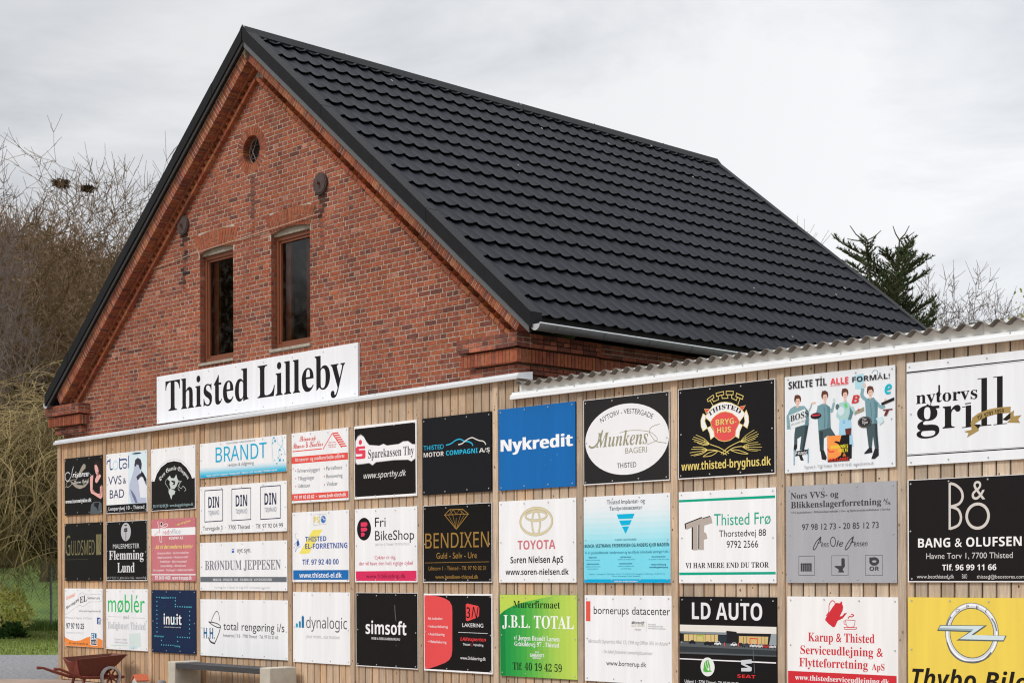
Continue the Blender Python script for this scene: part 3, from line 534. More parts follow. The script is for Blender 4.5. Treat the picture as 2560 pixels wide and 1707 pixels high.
SIGN_DATA = {
'fris': ((-25.24,-23.961,2.837,3.812,13.628),11,0,[
 ('P',0,[583,812,653,858,718,839,718,783,617,732,495,651,408,603,382,609,461,679]),
 ('P',0,[180,592,303,560,460,510,633,494,753,527,826,610,808,525,701,465,529,436,389,465,267,527]),
 ('L',0,12,0,[373,605,344,604,302,602,256,599,215,595,177,589,140,583,107,575,82,566,66,554,56,540,53,526,55,514,63,504,78,494,97,486,117,484,139,487,164,495,190,506,214,516,239,526,265,538,287,549,303,556]),
 ('P',1,[994,808,1028,866,1096,890,1188,866,1238,812,1237,710,1208,654,1136,638,1153,714,1079,822]),
 ('P',2,[1019,815,1079,822,1129,775,1153,714,1141,647,1107,631,1061,676,1027,746]),
 ('P',2,[1094,640,1144,638,1198,659,1235,623,1181,576,1093,510,1043,530,1033,570]),
 ('P',2,[870,623,925,648,976,650,972,595,958,544,954,424,1038,359,1142,329,1196,337,1197,450,1277,457,1279,283,1225,242,1142,267,990,324,906,349,876,401,869,505]),
 ('P',3,[1115,699,1148,706,1141,647,1107,631,1094,657]),
 ('P',3,[1196,337,1227,438,1269,449,1273,368,1226,285,1176,304]),
 ('P',3,[924,468,954,424,1038,359,991,354,933,390]),
 ('E',4,1065,753,12,3,0),
 ('P',5,[1074,697,1105,698,1091,688]),
 ('L',6,7,0,[840,695,854,686,874,672,894,659,908,649]),
 ('P',7,[904,160,990,200,1175,202,1242,174,1270,1,866,1]),
 ('P',8,[998,182,1175,189,1149,126,1140,32,1090,94,1006,131]),
 ('L',9,11,0,[313,830,305,818,293,800,280,779,269,758,261,738,254,716,246,694,233,673,215,651,192,630,168,611,144,598,121,592,97,591,74,595,56,602,41,614,30,630,23,648,20,665,23,683,31,701,42,717,56,729,76,735,100,737,125,736,145,734,160,728,173,720,182,711,189,705]),
 ('T','risøren','Rbi',9,277,641,823,641,97),
 ('T','Hanne Lykke','C',10,320,536,822,536,57),
 ('T','www.hannelykke.dk','B',9,29,207,913,207,63),
]),
'total': ((-23.836,-22.557,2.825,3.809,13.628),9,0,[
 ('P',12,[694,978,1275,981,1258,139,688,136]),
 ('P',13,[802,946,1132,952,1054,920,881,917]),
 ('E',14,968,949,138,13,0),
 ('P',15,[880,768,928,832,1053,809,1083,692,1067,627,988,507,925,535,863,637]),
 ('P',15,[863,670,941,534,1004,498,1050,372,1064,232,1251,217,1258,141,923,142,796,151,721,303,735,469,799,557]),
 ('P',16,[754,376,829,340,924,254,986,148,923,145,829,257]),
 ('P',17,[892,751,912,841,991,876,1084,844,1118,772,1102,674,1052,693,1024,752,959,772,935,732]),
 ('P',18,[949,571,1052,615,1102,625,1090,560,988,507]),
 ('P',19,[1096,666,1176,613,1261,519,1260,413,1175,474,1095,576]),
 ('P',20,[1051,553,1145,557,1260,405,1251,225,1080,239,1034,365]),
 ('P',21,[3,141,1261,138,1260,1,5,11]),
 ('L',22,25,0,[24,817,26,828,29,843,34,859,44,870,64,874,90,874,116,872,133,872]),
 ('L',22,25,0,[124,909,123,881,122,840,121,798,123,766,126,748,131,738,138,733,147,729,161,728,179,730,196,733,208,734]),
 ('E',23,295,791,85,77,20),
 ('L',22,25,0,[425,905,425,876,423,834,423,791,424,759,429,742,435,734,442,730,452,728,465,727,481,729,496,732,507,734]),
 ('L',22,25,0,[414,870,455,871,514,873,575,874,618,872,639,865,647,855,648,845,650,839]),
 ('E',22,594,767,74,47,20),
 ('L',22,22,0,[715,928,713,723]),
 ('T','VVS','S',24,63,474,487,474,139),
 ('T','&','S',24,535,478,632,478,88),
 ('T','BAD','S',24,111,251,566,251,138),
 ('T','Leopardvej 10 - Thisted','S',9,76,50,1188,50,60),
]),
'slag': ((-22.436,-21.156,2.823,3.808,13.628),9,0,[
 ('P',25,[9,473,97,472,171,589,293,686,485,753,675,765,862,736,1024,648,1139,542,1189,470,1264,473,1266,10,6,7]),
 ('L',26,4,0,[147,616,172,634,208,660,250,688,293,712,337,732,385,751,435,767,485,779,535,787,586,791,636,792,687,790,738,786,789,780,839,770,886,757,930,740,972,719,1011,696,1048,673,1082,647,1115,620,1143,595,1162,578]),
 ('A','Den Gamle Slagter','F',27,[272,459,662,626,1065,454],67),
 ('P',28,[471,497,555,547,583,504,673,494,739,551,762,496,802,443,747,369,677,327,577,338,542,404,554,454]),
 ('P',29,[578,453,637,463,708,447,696,397,625,387,661,424]),
 ('L',30,8,0,[459,491,449,481,433,467,420,451,416,435,425,420,443,404,465,388,482,374,497,360,510,347,522,335,530,327]),
 ('L',30,8,0,[802,462,812,454,827,442,842,429,849,416,843,403,829,391,816,378,813,366,824,354,843,340,865,330,883,325,895,331,906,344,916,357,930,361,950,353,976,338,998,321,1011,307,1008,298,996,291,981,285,971,281]),
 ('L',30,8,0,[790,431,811,434,841,438,870,441,884,440,877,432,856,420,831,406,813,392,802,376,794,360,789,343,789,329,797,318,811,308,826,301,836,295]),
 ('P',28,[518,321,577,338,648,316,712,294,683,244,624,233,595,164,553,230,517,276]),
 ('T','Tlf. 97 92 00 30 • www.dengamleslagter.dk','R',31,50,53,1216,53,46),
]),
'guld': ((-25.242,-23.977,1.717,2.694,13.628),35,0,[
 ('T','G','N',32,27,434,192,434,344),
 ('T','ULDSMED','N',32,226,436,1015,436,252),
 ('P',32,[1066,773,1238,775,1228,432,1064,430]),
 ('L',33,10,0,[1131,768,1132,747,1134,718,1137,685,1144,651,1154,617,1168,579,1183,543,1196,514,1208,493,1219,478,1229,467,1236,459]),
 ('L',33,7,0,[1185,771,1184,754,1184,731,1185,704,1189,678,1199,649,1213,617,1227,588,1237,568]),
 ('L',34,6,0,[21,360,803,364]),
]),
'maler': ((-23.842,-22.567,1.713,2.688,13.628),42,1,[
 ('E',36,623,799,154,149,0),
 ('L',37,16,0,[623,825,622,663]),
 ('P',37,[572,859,669,862,669,803,572,800]),
 ('P',37,[572,913,667,918,649,897,590,894]),
 ('L',38,5,0,[603,839,623,821,644,841]),
 ('T','MALERMESTER','S',39,212,531,1039,531,75),
 ('T','Flemming','R',40,87,351,1169,351,149),
 ('T','Lund','R',40,350,141,890,141,156),
 ('T','Tlf. 97 92 52 52   Mobil 24 64 15 62   www.mnfl.dk','N',41,9,33,1253,33,38),
]),
'red': ((-22.434,-21.156,1.707,2.689,13.628),50,0,[
 ('P',9,[1,837,1272,834,1272,716,1,721]),
 ('L',43,10,0,[213,948,204,944,192,938,187,925,197,902,215,873,226,847,229,830,226,817,209,801,167,781,113,759,74,741,62,728,67,719,84,719,121,737,172,765,212,782,232,781,242,771,247,754,247,732,241,703,240,678,245,655,254,635,265,622,279,618,295,621,305,630,309,646,308,667,303,692,290,722,273,756,262,785,257,807,257,824,277,838,330,848,401,855,455,863,478,874,484,886,479,896,465,903,441,907,413,905,380,894,343,878,313,867,293,866,280,870,270,877,262,886,258,897,258,908,265,919,276,929,287,935,301,935,315,931,324,923,325,908,320,889,316,876]),
 ('L',44,8,0,[215,790,189,778,152,760,114,743,89,731]),
 ('L',44,9,0,[238,839,239,824,241,801,242,778,243,762]),
 ('E',45,294,907,21,26,0),
 ('T','red','S',46,337,738,518,738,75),
 ('T','office','S',47,532,741,854,741,79),
 ('T','KONPAP A/S','B',9,524,654,927,654,44),
 ('T','- også for private','BI',48,716,867,1137,921,32),
 ('T','- Alt til det moderne kontor','BI',48,73,512,1202,512,62),
 ('T','Kontorartikler • Kontormaskiner','BI',49,178,427,1093,427,35),
 ('T','Kopi/scan/print • Kontormøbler','BI',49,183,360,1079,360,35),
 ('T','Emballage • Aftørringspapir','BI',49,249,293,1037,293,35),
 ('T','Skole/Hobby • Billedkunst','BI',49,265,225,1009,225,35),
 ('T','Firmagaver • Tryksager • Reklameartikler','BI',49,48,159,1227,159,35),
 ('P',9,[1,113,1276,109,1276,93,1,97]),
 ('T','Tlf. 9619 4000 . www.konpap.dk','B',9,103,26,1165,26,59),
]),
'sjor': ((-25.257,-23.974,0.598,1.584,13.628),9,0,[
 ('P',51,[1,160,61,135,197,105,359,92,546,107,705,151,863,179,1019,175,1200,150,1279,129,1278,1,5,4]),
 ('T','DØGNVAGT','B',52,58,789,378,858,56),
 ('L',53,4,0,[37,644,24,608,10,561,37,539,137,567,276,621,390,664,451,686,489,698,524,703,561,698,595,686,630,681,664,687,698,700,736,715,769,731,805,749,867,762,985,766,1128,765,1230,776,1272,812,1274,860,1231,894,1113,898,948,888,816,881,757,883,734,888,711,893,675,902,640,912,605,915,568,909,530,896,498,879,489,860,486,838,444,805,321,752,157,690,37,644]),
 ('T','Sjørring/Pll','R',54,54,631,503,772,48),
 ('T','EL','R',55,529,738,762,775,104),
 ('T','Service a/s','Rbi',56,776,809,1200,809,45),
 ('T','www.sjoerring-elservice.dk','S',57,496,594,1229,594,32),
 ('T','Kronsøvej 20 · Sjørring · 7700 Thisted','N',58,63,470,931,470,32),
 ('T','97 97 10 25','B',59,57,301,667,301,94),
 ('T','Direktion tlf. 97 97 63 21','N',60,56,217,666,217,29),
 ('P',61,[1099,505,1215,501,1215,389,1099,394]),
 ('T','f','B',9,1140,394,1209,394,89),
 ('P',62,[879,254,1108,250,1101,30,878,37]),
 ('P',63,[903,240,1085,238,1084,132,902,136]),
 ('P',64,[902,127,1084,124,1083,42,901,48]),
 ('T','EL','B',9,920,142,1066,142,84),
 ('T','SALG','B',9,920,64,1070,64,42),
 ('T','Alt hvad du tænder på','S',65,147,37,796,37,35),
]),
'mobl': ((-23.863,-22.555,0.585,1.58,13.628),9,0,[
 ('T','møblér','S',66,65,618,1219,618,288),
 ('T','med','R',67,552,509,743,509,61),
 ('L',68,4,0,[69,539,495,538]),
 ('L',68,4,0,[804,530,1223,529]),
 ('T','Bolighuset Thisted','R',69,63,341,1241,341,115),
 ('T','Tigervej 1 · Thisted','N',70,276,155,660,155,31),
 ('T','Telefon: 97 92 09 06','N',70,275,105,689,105,31),
 ('L',71,5,0,[162,69,733,70]),
 ('P',72,[734,270,1085,291,1096,70,745,22]),
 ('P',73,[786,55,951,68,975,41,745,22]),
]),
'inu': ((-22.436,-21.157,0.581,1.568,13.628),76,0,[
 ('E',74,158,872,14,10,0),
 ('E',74,228,870,14,10,0),
 ('E',74,297,867,14,10,0),
 ('E',74,561,869,14,10,0),
 ('E',74,630,868,14,10,0),
 ('E',74,697,866,14,10,0),
 ('E',74,697,821,14,10,0),
 ('E',74,697,766,14,10,0),
 ('E',74,697,729,14,10,0),
 ('E',74,764,729,14,10,0),
 ('E',74,832,729,13,10,0),
 ('E',74,899,729,13,10,0),
 ('E',74,966,729,13,10,0),
 ('E',74,158,804,14,10,0),
 ('E',74,158,735,14,10,0),
 ('E',74,158,667,14,10,0),
 ('E',74,158,598,14,10,0),
 ('E',74,158,530,14,10,0),
 ('E',74,159,461,14,10,0),
 ('E',74,159,393,14,10,0),
 ('E',74,159,324,14,10,0),
 ('E',74,1105,661,13,10,0),
 ('E',74,1104,593,13,10,0),
 ('E',74,1104,525,13,10,0),
 ('E',74,1103,458,13,10,0),
 ('E',74,1103,390,13,10,0),
 ('E',74,1103,322,13,10,0),
 ('E',74,1102,254,13,10,0),
 ('E',74,765,255,14,10,0),
 ('E',74,835,255,13,10,0),
 ('E',74,903,254,13,10,0),
 ('E',74,972,254,13,10,0),
 ('E',74,1040,254,13,10,0),
 ('E',74,765,189,14,10,0),
 ('E',74,293,191,14,10,0),
 ('E',74,292,120,14,10,0),
 ('E',74,361,120,14,10,0),
 ('E',74,429,120,14,10,0),
 ('E',74,496,121,14,10,0),
 ('E',74,564,121,14,10,0),
 ('E',74,631,121,14,10,0),
 ('E',75,77,928,9,6,0),
 ('E',75,193,927,9,6,0),
 ('E',75,309,926,9,6,0),
 ('E',75,425,924,9,6,0),
 ('E',75,539,923,9,6,0),
 ('E',75,653,922,9,6,0),
 ('E',75,765,921,9,6,0),
 ('E',75,878,919,9,6,0),
 ('E',75,989,918,9,6,0),
 ('E',75,1100,917,9,6,0),
 ('E',75,1210,916,9,6,0),
 ('E',75,76,826,9,6,0),
 ('E',75,193,825,9,6,0),
 ('E',75,309,824,9,6,0),
 ('E',75,424,823,9,6,0),
 ('E',75,538,822,9,6,0),
 ('E',75,652,821,9,6,0),
 ('E',75,765,820,9,6,0),
 ('E',75,877,819,9,6,0),
 ('E',75,988,818,9,6,0),
 ('E',75,1099,818,9,6,0),
 ('E',75,1209,817,9,6,0),
 ('E',75,75,723,9,6,0),
 ('E',75,192,723,9,6,0),
 ('E',75,308,722,9,6,0),
 ('E',75,423,722,9,6,0),
 ('E',75,538,721,9,6,0),
 ('E',75,651,720,9,6,0),
 ('E',75,764,720,9,6,0),
 ('E',75,876,719,9,6,0),
 ('E',75,988,719,9,6,0),
 ('E',75,1099,718,9,6,0),
 ('E',75,1209,718,9,6,0),
 ('E',75,75,621,9,6,0),
 ('E',75,191,621,9,6,0),
 ('E',75,307,620,9,6,0),
 ('E',75,422,620,9,6,0),
 ('E',75,537,620,9,6,0),
 ('E',75,651,620,9,6,0),
 ('E',75,763,619,9,6,0),
 ('E',75,876,619,9,6,0),
 ('E',75,987,619,9,6,0),
 ('E',75,1098,619,9,6,0),
 ('E',75,1208,618,9,6,0),
 ('E',75,74,518,9,6,0),
 ('E',75,191,519,9,6,0),
 ('E',75,307,519,9,6,0),
 ('E',75,422,519,9,6,0),
 ('E',75,536,519,9,6,0),
 ('E',75,650,519,9,6,0),
 ('E',75,763,519,9,6,0),
 ('E',75,875,519,9,6,0),
 ('E',75,986,519,9,6,0),
 ('E',75,1097,519,9,6,0),
 ('E',75,1207,519,9,6,0),
 ('E',75,73,416,9,6,0),
 ('E',75,190,417,9,6,0),
 ('E',75,306,417,9,6,0),
 ('E',75,421,417,9,6,0),
 ('E',75,535,418,9,6,0),
 ('E',75,649,418,9,6,0),
 ('E',75,762,419,9,6,0),
 ('E',75,874,419,9,6,0),
 ('E',75,986,419,9,6,0),
 ('E',75,1097,420,9,6,0),
 ('E',75,1207,420,9,6,0),
 ('E',75,73,314,9,6,0),
 ('E',75,189,314,9,6,0),
 ('E',75,305,315,9,6,0),
 ('E',75,420,316,9,6,0),
 ('E',75,535,317,9,6,0),
 ('E',75,648,317,9,6,0),
 ('E',75,761,318,9,6,0),
 ('E',75,874,319,9,6,0),
 ('E',75,985,320,9,6,0),
 ('E',75,1096,320,9,6,0),
 ('E',75,1206,321,9,6,0),
 ('E',75,72,211,9,6,0),
 ('E',75,189,212,9,6,0),
 ('E',75,305,213,9,6,0),
 ('E',75,420,215,9,6,0),
 ('E',75,534,216,9,6,0),
 ('E',75,648,217,9,6,0),
 ('E',75,761,218,9,6,0),
 ('E',75,873,219,9,6,0),
 ('E',75,984,220,9,6,0),
 ('E',75,1095,221,9,6,0),
 ('E',75,1205,222,9,6,0),
 ('E',75,71,109,9,6,0),
 ('E',75,188,110,9,6,0),
 ('E',75,304,112,9,6,0),
 ('E',75,419,113,9,6,0),
 ('E',75,533,115,9,6,0),
 ('E',75,647,116,9,6,0),
 ('E',75,760,117,9,6,0),
 ('E',75,872,119,9,6,0),
 ('E',75,984,120,9,6,0),
 ('E',75,1095,121,9,6,0),
 ('E',75,1205,123,9,6,0),
 ('T','sikkerhed','S',74,327,853,534,853,32),
 ('T','netværk','S',74,1010,715,1187,715,32),
 ('T','infrastruktur','S',74,84,242,381,242,32),
 ('T','hosting','S',74,685,101,845,101,32),
 ('T','inu','B',9,371,447,683,447,173),
 ('T',':','B',74,699,448,731,448,110),
 ('T','it','B',9,744,447,886,447,171),
 ('T','professionelle it-løsninger til virksomheder','S',9,375,399,874,399,17),
]),
'brandt': ((-21.03,-18.79,3.283,3.808,13.628),9,0,[
 ('P',77,[1,166,2236,145,2236,133,1,153]),
 ('P',78,[1,153,2236,133,2237,121,1,139]),
 ('P',79,[1,139,2237,121,2237,109,2,126]),
 ('P',80,[2,126,2237,109,2237,97,2,112]),
 ('P',81,[2,112,2237,97,2237,85,2,99]),
 ('P',82,[2,99,2237,85,2237,73,2,85]),
 ('P',83,[2,85,2237,73,2237,61,3,71]),
 ('P',84,[3,71,2237,61,2237,49,3,58]),
 ('P',85,[3,58,2237,49,2237,37,3,44]),
 ('P',86,[3,44,2237,37,2237,25,3,31]),
 ('P',87,[3,31,2237,25,2237,13,4,17]),
 ('P',88,[4,17,2237,13,2237,1,4,3]),
 ('L',89,11,0,[1930,516,1921,501,1909,479,1896,453,1889,424,1887,392,1890,356,1894,319,1898,282,1902,243,1908,201,1913,165,1917,139]),
 ('L',89,11,0,[2130,513,2137,491,2148,461,2155,427,2153,396,2132,371,2098,348,2065,324,2049,297,2055,260,2077,218,2101,179,2117,152]),
 ('L',90,14,0,[2010,499,2011,485,2011,463,2016,439,2029,416,2058,394,2098,371,2138,348,2168,325,2186,299,2196,271,2203,246,2207,229]),
 ('E',91,1940,492,18,14,0),
 ('E',91,1965,449,24,18,0),
 ('E',91,1909,423,16,12,0),
 ('E',91,2083,312,20,15,0),
 ('E',91,2038,203,16,12,0),
 ('E',91,2118,246,14,11,0),
 ('E',91,2078,166,28,21,0),
 ('E',91,2167,161,18,14,0),
 ('E',91,2007,122,16,12,0),
 ('E',91,2149,443,12,9,0),
 ('E',91,1958,172,12,9,0),
 ('T','BRANDT','N',92,432,221,1756,221,225),
 ('T','revision & rådgivning','S',93,759,139,1430,139,53),
 ('T','STATSAUTORISERET REVISIONSAKTIESELSKAB','S',94,718,479,1470,479,22),
 ('T','THISTED · HURUP THY · HANSTHOLM · NYKØBING MORS · FJERRITSLEV · SKIVE · HOLSTEBRO · FREDERICIA · AARHUS','B',9,182,18,2007,18,23),
]),
'din': ((-21.036,-18.786,2.424,3.147,13.628),9,0,[
 ('L',95,14,1,[139,664,622,662,618,193,136,187]),
 ('L',95,13,1,[866,658,1357,658,1354,193,863,188]),
 ('L',95,13,1,[1606,660,2096,660,2093,190,1603,186]),
 ('T','DIN','B',96,234,396,526,396,168),
 ('T','DIN','B',96,965,395,1264,395,168),
 ('T','DIN','B',96,1702,394,1996,394,168),
 ('T','TØJMAND','N',97,233,287,527,287,69),
 ('T','TØJMAND','N',97,964,286,1265,286,68),
 ('T','TØJMAND','N',97,1702,289,1999,289,66),
 ('T','Torvegade 3  ·  7700 Thisted  ·  Tlf: 97 92 04 99','S',98,81,57,2157,57,63),
]),
'brond': ((-21.036,-18.783,1.565,2.293,13.628),9,0,[
 ('P',99,[859,622,921,626,921,611,859,609]),
 ('P',99,[859,598,921,601,921,567,858,564]),
 ('T','nyt syn.','S',100,997,568,1361,568,59),
 ('T','BRONDUM JEPPESEN','R',101,137,313,2099,313,143),
 ('L',101,7,0,[402,301,509,465]),
 ('P',102,[8,210,2242,203,2241,129,7,129]),
 ('T','BRILLER . SMYKKER . URE . SOLBRILLER . KONTAKTLINSER','R',103,352,148,1878,148,35),
 ('T','Vestervolds Torv 1 · Thisted · Tlf. 97 92 03 39 · www.brondum-jeppesen.dk','R',104,388,33,1828,33,32),
]),
'hh': ((-21.032,-18.767,0.573,1.432,13.628),9,0,[
 ('L',105,12,0,[284,495,292,510,303,531,316,555,332,579,351,603,375,630,398,654,419,670,437,677,453,678,467,674,480,667,492,653,502,635,510,614,516,595,521,578,523,560,525,545,526,534]),
 ('L',105,14,0,[225,517,246,508,275,495,309,481,344,468,380,457,421,447,460,438,491,434,515,434,535,439,547,445,552,452,547,459,533,468,514,477,491,485,465,492,435,498,402,503,368,507,331,511,289,514,251,516,225,517]),
 ('L',105,17,0,[550,452,543,434,533,409,520,380,503,347,476,308,442,262,409,220,386,190]),
 ('L',105,25,0,[391,190,370,194,339,199,306,206,280,215,263,227,250,241,240,255,233,265]),
 ('T','H.H.','B',106,88,262,392,262,164),
 ('T','total rengøring i/s','S',107,625,402,2178,402,123),
 ('T','Industrivej 13 B · 7700 Thisted · Tel. 97 92 23 60','S',108,624,298,2022,298,48),
]),
'skin': ((-18.665,-17.359,2.817,3.811,13.628),9,0,[
 ('T','Skinnerup','C',109,191,868,568,868,76),
 ('T','Tømrer & Snedker','C',109,29,775,736,775,85),
 ('L',109,14,0,[19,736,712,736]),
 ('L',109,14,0,[736,729,947,935,1155,727]),
 ('P',109,[962,943,1076,943,1094,924,979,925]),
 ('P',109,[991,912,1106,911,1124,892,1009,893]),
 ('P',109,[1021,880,1136,879,1154,861,1038,861]),
 ('P',109,[1050,849,1166,848,1184,829,1067,830]),
 ('P',109,[1079,817,1196,817,1214,798,1096,799]),
 ('P',109,[1108,786,1226,785,1243,767,1125,767]),
 ('P',109,[1137,754,1256,754,1273,735,1154,736]),
 ('L',109,6,0,[962,943,1162,725]),
 ('T','Brdr. Sloth','R',110,867,803,1024,803,20),
 ('T','Bedstedvej 60','R',110,854,770,1038,770,20),
 ('T','7700 Thisted','R',110,861,740,1027,740,20),
 ('P',109,[3,659,1296,652,1297,556,4,561]),
 ('T','Alt tømrer- og snedkerarbejde udføres','S',9,81,587,1219,587,55),
 ('E',109,99,460,12,10,0),
 ('E',109,99,349,12,10,0),
 ('E',109,98,237,12,10,0),
 ('E',109,766,455,11,10,0),
 ('E',109,766,347,11,10,0),
 ('E',109,765,233,11,10,0),
 ('T','Erhvervsbyggeri','S',111,144,427,656,427,55),
 ('T','Tilbygninger','S',111,147,320,536,320,55),
 ('T','Udestuer','S',111,152,215,441,215,55),
 ('T','Parcelhuse','S',111,809,432,1168,432,54),
 ('T','Renovering','S',111,812,321,1176,321,54),
 ('T','Vinduer','S',111,817,213,1066,213,54),
 ('P',109,[3,130,1300,124,1303,31,5,33]),
 ('T','Tlf. 97 92 65 62  •  www.brdr-sloth.dk','B',9,58,55,1256,55,52),
]),
'elf': ((-18.654,-17.352,1.695,2.685,13.628),9,0,[
 ('P',112,[480,730,710,733,392,401,157,400]),
 ('L',113,3,1,[500,942,640,946,639,801,499,796]),
 ('L',113,3,1,[651,946,791,948,790,803,650,801]),
 ('T','PS','B',114,511,829,632,829,87),
 ('E',115,726,873,56,52,0),
 ('L',9,9,0,[683,880,690,885,701,893,712,899,720,901,724,896,726,885,728,874,733,867,743,866,755,870,768,874,776,877]),
 ('L',116,6,0,[40,537,53,543,72,551,92,561,108,571,118,584,126,599,132,612,137,616,142,609,147,594,151,575,156,558,166,542,178,526,188,510,191,500,184,496,170,497,153,499,137,495,118,480,97,458,79,439,68,432,70,442,80,464,91,488,94,507,85,518,68,527,51,533,40,537]),
 ('E',117,131,547,31,42,0),
 ('L',116,5,0,[118,594,106,605,89,620,72,638,64,653,67,666,78,679,91,691,99,699]),
 ('T','THISTED','B',117,307,571,793,571,69),
 ('T','EL-FORRETNING','B',117,306,467,1265,467,75),
 ('T','Tlf. 97 92 40 00','B',117,238,245,1069,245,79),
 ('P',118,[18,168,1291,165,1290,32,18,34]),
 ('T','www.thisted-el.dk','B',9,165,61,1139,61,71),
]),
'dyna': ((-18.646,-17.335,0.559,1.553,13.628),9,0,[
 ('P',119,[66,494,67,536,91,557,117,537,116,490]),
 ('P',120,[138,491,138,570,162,589,186,570,186,490]),
 ('P',121,[205,489,206,642,234,665,262,643,261,489]),
 ('T','dynalogic','N',122,314,490,1244,490,160),
 ('L',123,11,0,[978,452,1068,452]),
 ('T','your vision... our mission','N',124,314,348,1075,348,48),
]),
'spar': ((-17.229,-15.924,2.82,3.812,13.628),132,0,[
 ('P',125,[9,955,1279,960,1286,32,13,31]),
 ('P',126,[22,794,73,859,138,881,202,848,262,773,320,724,538,702,627,722,699,694,946,700,1033,729,1137,728,1226,680,1277,677,1276,486,1204,449,1136,476,857,485,464,477,392,438,319,473,191,468,61,465,20,486]),
 ('P',127,[30,790,80,854,144,875,208,843,267,769,325,722,539,699,628,719,698,692,942,697,1029,726,1132,725,1220,678,1277,674,1280,488,1198,452,1130,478,854,488,467,480,395,442,323,476,196,471,69,469,28,490]),
 ('P',128,[30,783,80,843,144,863,208,833,267,763,325,717,539,695,628,714,698,688,942,692,1029,719,1131,718,1220,673,1277,669,1280,492,1198,458,1130,483,854,493,467,487,395,451,323,484,196,479,69,477,28,497]),
 ('E',129,134,769,35,35,0),
 ('P',129,[33,695,61,716,234,714,236,678,103,679,103,663,227,662,245,643,244,558,215,541,41,544,29,580,168,581,175,607,51,611,33,630]),
 ('T','Sparekassen Thy','R',130,300,541,1249,541,118),
 ('T','www.sparthy.dk','I',131,204,272,1091,272,81),
]),
'fri': ((-17.223,-15.917,1.692,2.685,13.628),9,0,[
 ('E',133,199,719,151,154,0),
 ('P',134,[131,809,249,813,274,792,267,763,243,753,130,750]),
 ('P',134,[130,736,243,741,274,717,257,694,230,689,134,686]),
 ('P',134,[133,672,194,674,219,650,202,623,135,617]),
 ('T','Fri','S',135,434,741,659,741,126),
 ('T','BikeShop','S',135,436,561,1245,561,129),
 ('T','Lille Torv 3, Thisted · Tlf. 97 92 03 22','N',136,438,488,1150,488,33),
 ('T','Cykler til dig,','S',137,425,309,870,309,46),
 ('T','der vil have den helt rigtige cykel','S',137,88,229,1213,229,51),
 ('P',138,[18,149,1289,151,1288,18,21,19]),
 ('T','www.fribikeshop.dk','S',139,241,55,1068,55,58),
]),
'sim': ((-17.207,-15.912,0.554,1.552,13.628),145,1,[
 ('L',140,11,0,[828,836,828,822,829,802,829,778,832,752,836,719,843,680,849,644,853,619]),
 ('L',141,5,0,[824,824,828,790,833,740,839,689,842,655]),
 ('E',142,852,303,9,8,0),
 ('T','simsoft','B',143,211,443,1063,443,182),
 ('T','WEB & REKLAMEBUREAU','B',144,332,368,933,368,33),
]),
'motor': ((-15.807,-14.506,2.822,3.813,13.628),149,0,[
 ('L',146,15,0,[461,621,477,622,502,625,529,629,554,634,579,643,604,654,628,665,651,673,672,678,692,681,711,682,731,681,750,675,770,667,790,657,810,650,830,646,850,644,870,642,889,639,906,633,924,626,939,619,951,612,959,604,964,595,967,587,970,582]),
 ('L',147,14,0,[695,615,707,615,723,615,742,617,762,621,784,630,808,642,833,655,857,665,881,673,905,680,929,684,952,686,973,682,992,675,1011,667,1029,660,1046,654,1060,649,1075,644,1091,640,1111,636,1131,634,1152,630,1169,624,1182,615,1193,602,1202,589,1208,581]),
 ('T','THISTED','S',146,21,578,417,578,59),
 ('T','MOTOR','B',148,24,488,419,488,59),
 ('T','COMPAGNI','B',146,460,490,1056,490,60),
 ('T','A/S','B',148,1083,489,1280,489,55),
]),
'bend': ((-15.801,-14.497,1.688,2.681,13.628),151,1,[
 ('L',150,10,1,[422,864,519,929,767,928,874,864,646,677]),
 ('L',150,8,0,[422,864,874,864]),
 ('L',150,6,0,[524,926,575,866,646,677]),
 ('L',150,6,0,[764,926,732,866,646,677]),
 ('L',150,6,0,[503,864,592,924,647,866,703,925,798,864]),
 ('L',150,6,0,[495,862,646,677]),
 ('L',150,6,0,[806,863,646,677]),
 ('L',150,6,0,[619,685,647,823,667,689]),
 ('T','BENDIXEN','N',150,43,443,1251,443,192),
 ('T','Guld - Sølv - Ure','S',150,261,307,1030,307,76),
 ('L',150,6,0,[33,255,1255,259]),
 ('T','Lilletorv 1 - Thisted - Tlf. 97 92 02 31','S',150,108,159,1196,159,49),
 ('T','www.bendixen-thisted.dk','S',150,238,49,1054,49,49),
]),
'lak': ((-15.792,-14.492,0.55,1.545,13.628),132,0,[
 ('P',152,[15,974,1282,975,1280,23,13,21]),
 ('P',153,[11,976,151,973,294,960,417,935,504,900,549,840,556,770,551,271,535,201,491,151,412,112,253,65,110,29,13,21]),
 ('P',154,[811,861,840,875,1043,845,1062,820,1056,720,1026,701,844,653,814,659]),
 ('T','3N','I',155,822,692,1048,692,142),
 ('T','LAKERING','S',9,745,578,1134,578,48),
 ('L',9,5,0,[667,508,1213,506]),
 ('T','LAKexperten','BI',156,706,405,1180,405,43),
 ('T','Thisted','S',9,752,345,889,345,29),
 ('T','Nykøbing','S',9,956,344,1133,344,29),
 ('L',156,5,0,[923,377,922,333]),
 ('T','www.3nlakering.dk','S',9,705,167,1178,167,41),
 ('T','Alt indenfor:','S',9,81,659,368,659,33),
 ('T','• Industrilakering','S',9,81,558,467,558,33),
 ('T','• Autolakering','S',9,80,458,405,458,33),
 ('T','• Møbellakering','S',9,80,360,440,360,33),
]),
'nyk': ((-14.366,-13.059,2.822,3.818,13.628),159,0,[
 ('T','Nykredit','B',157,33,477,1252,477,153),
 ('T','Nykredit','B',157,49,477,1267,477,153),
 ('E',158,1009,388,17,18,0),
 ('E',158,902,329,14,15,0),
 ('E',158,979,461,9,10,0),
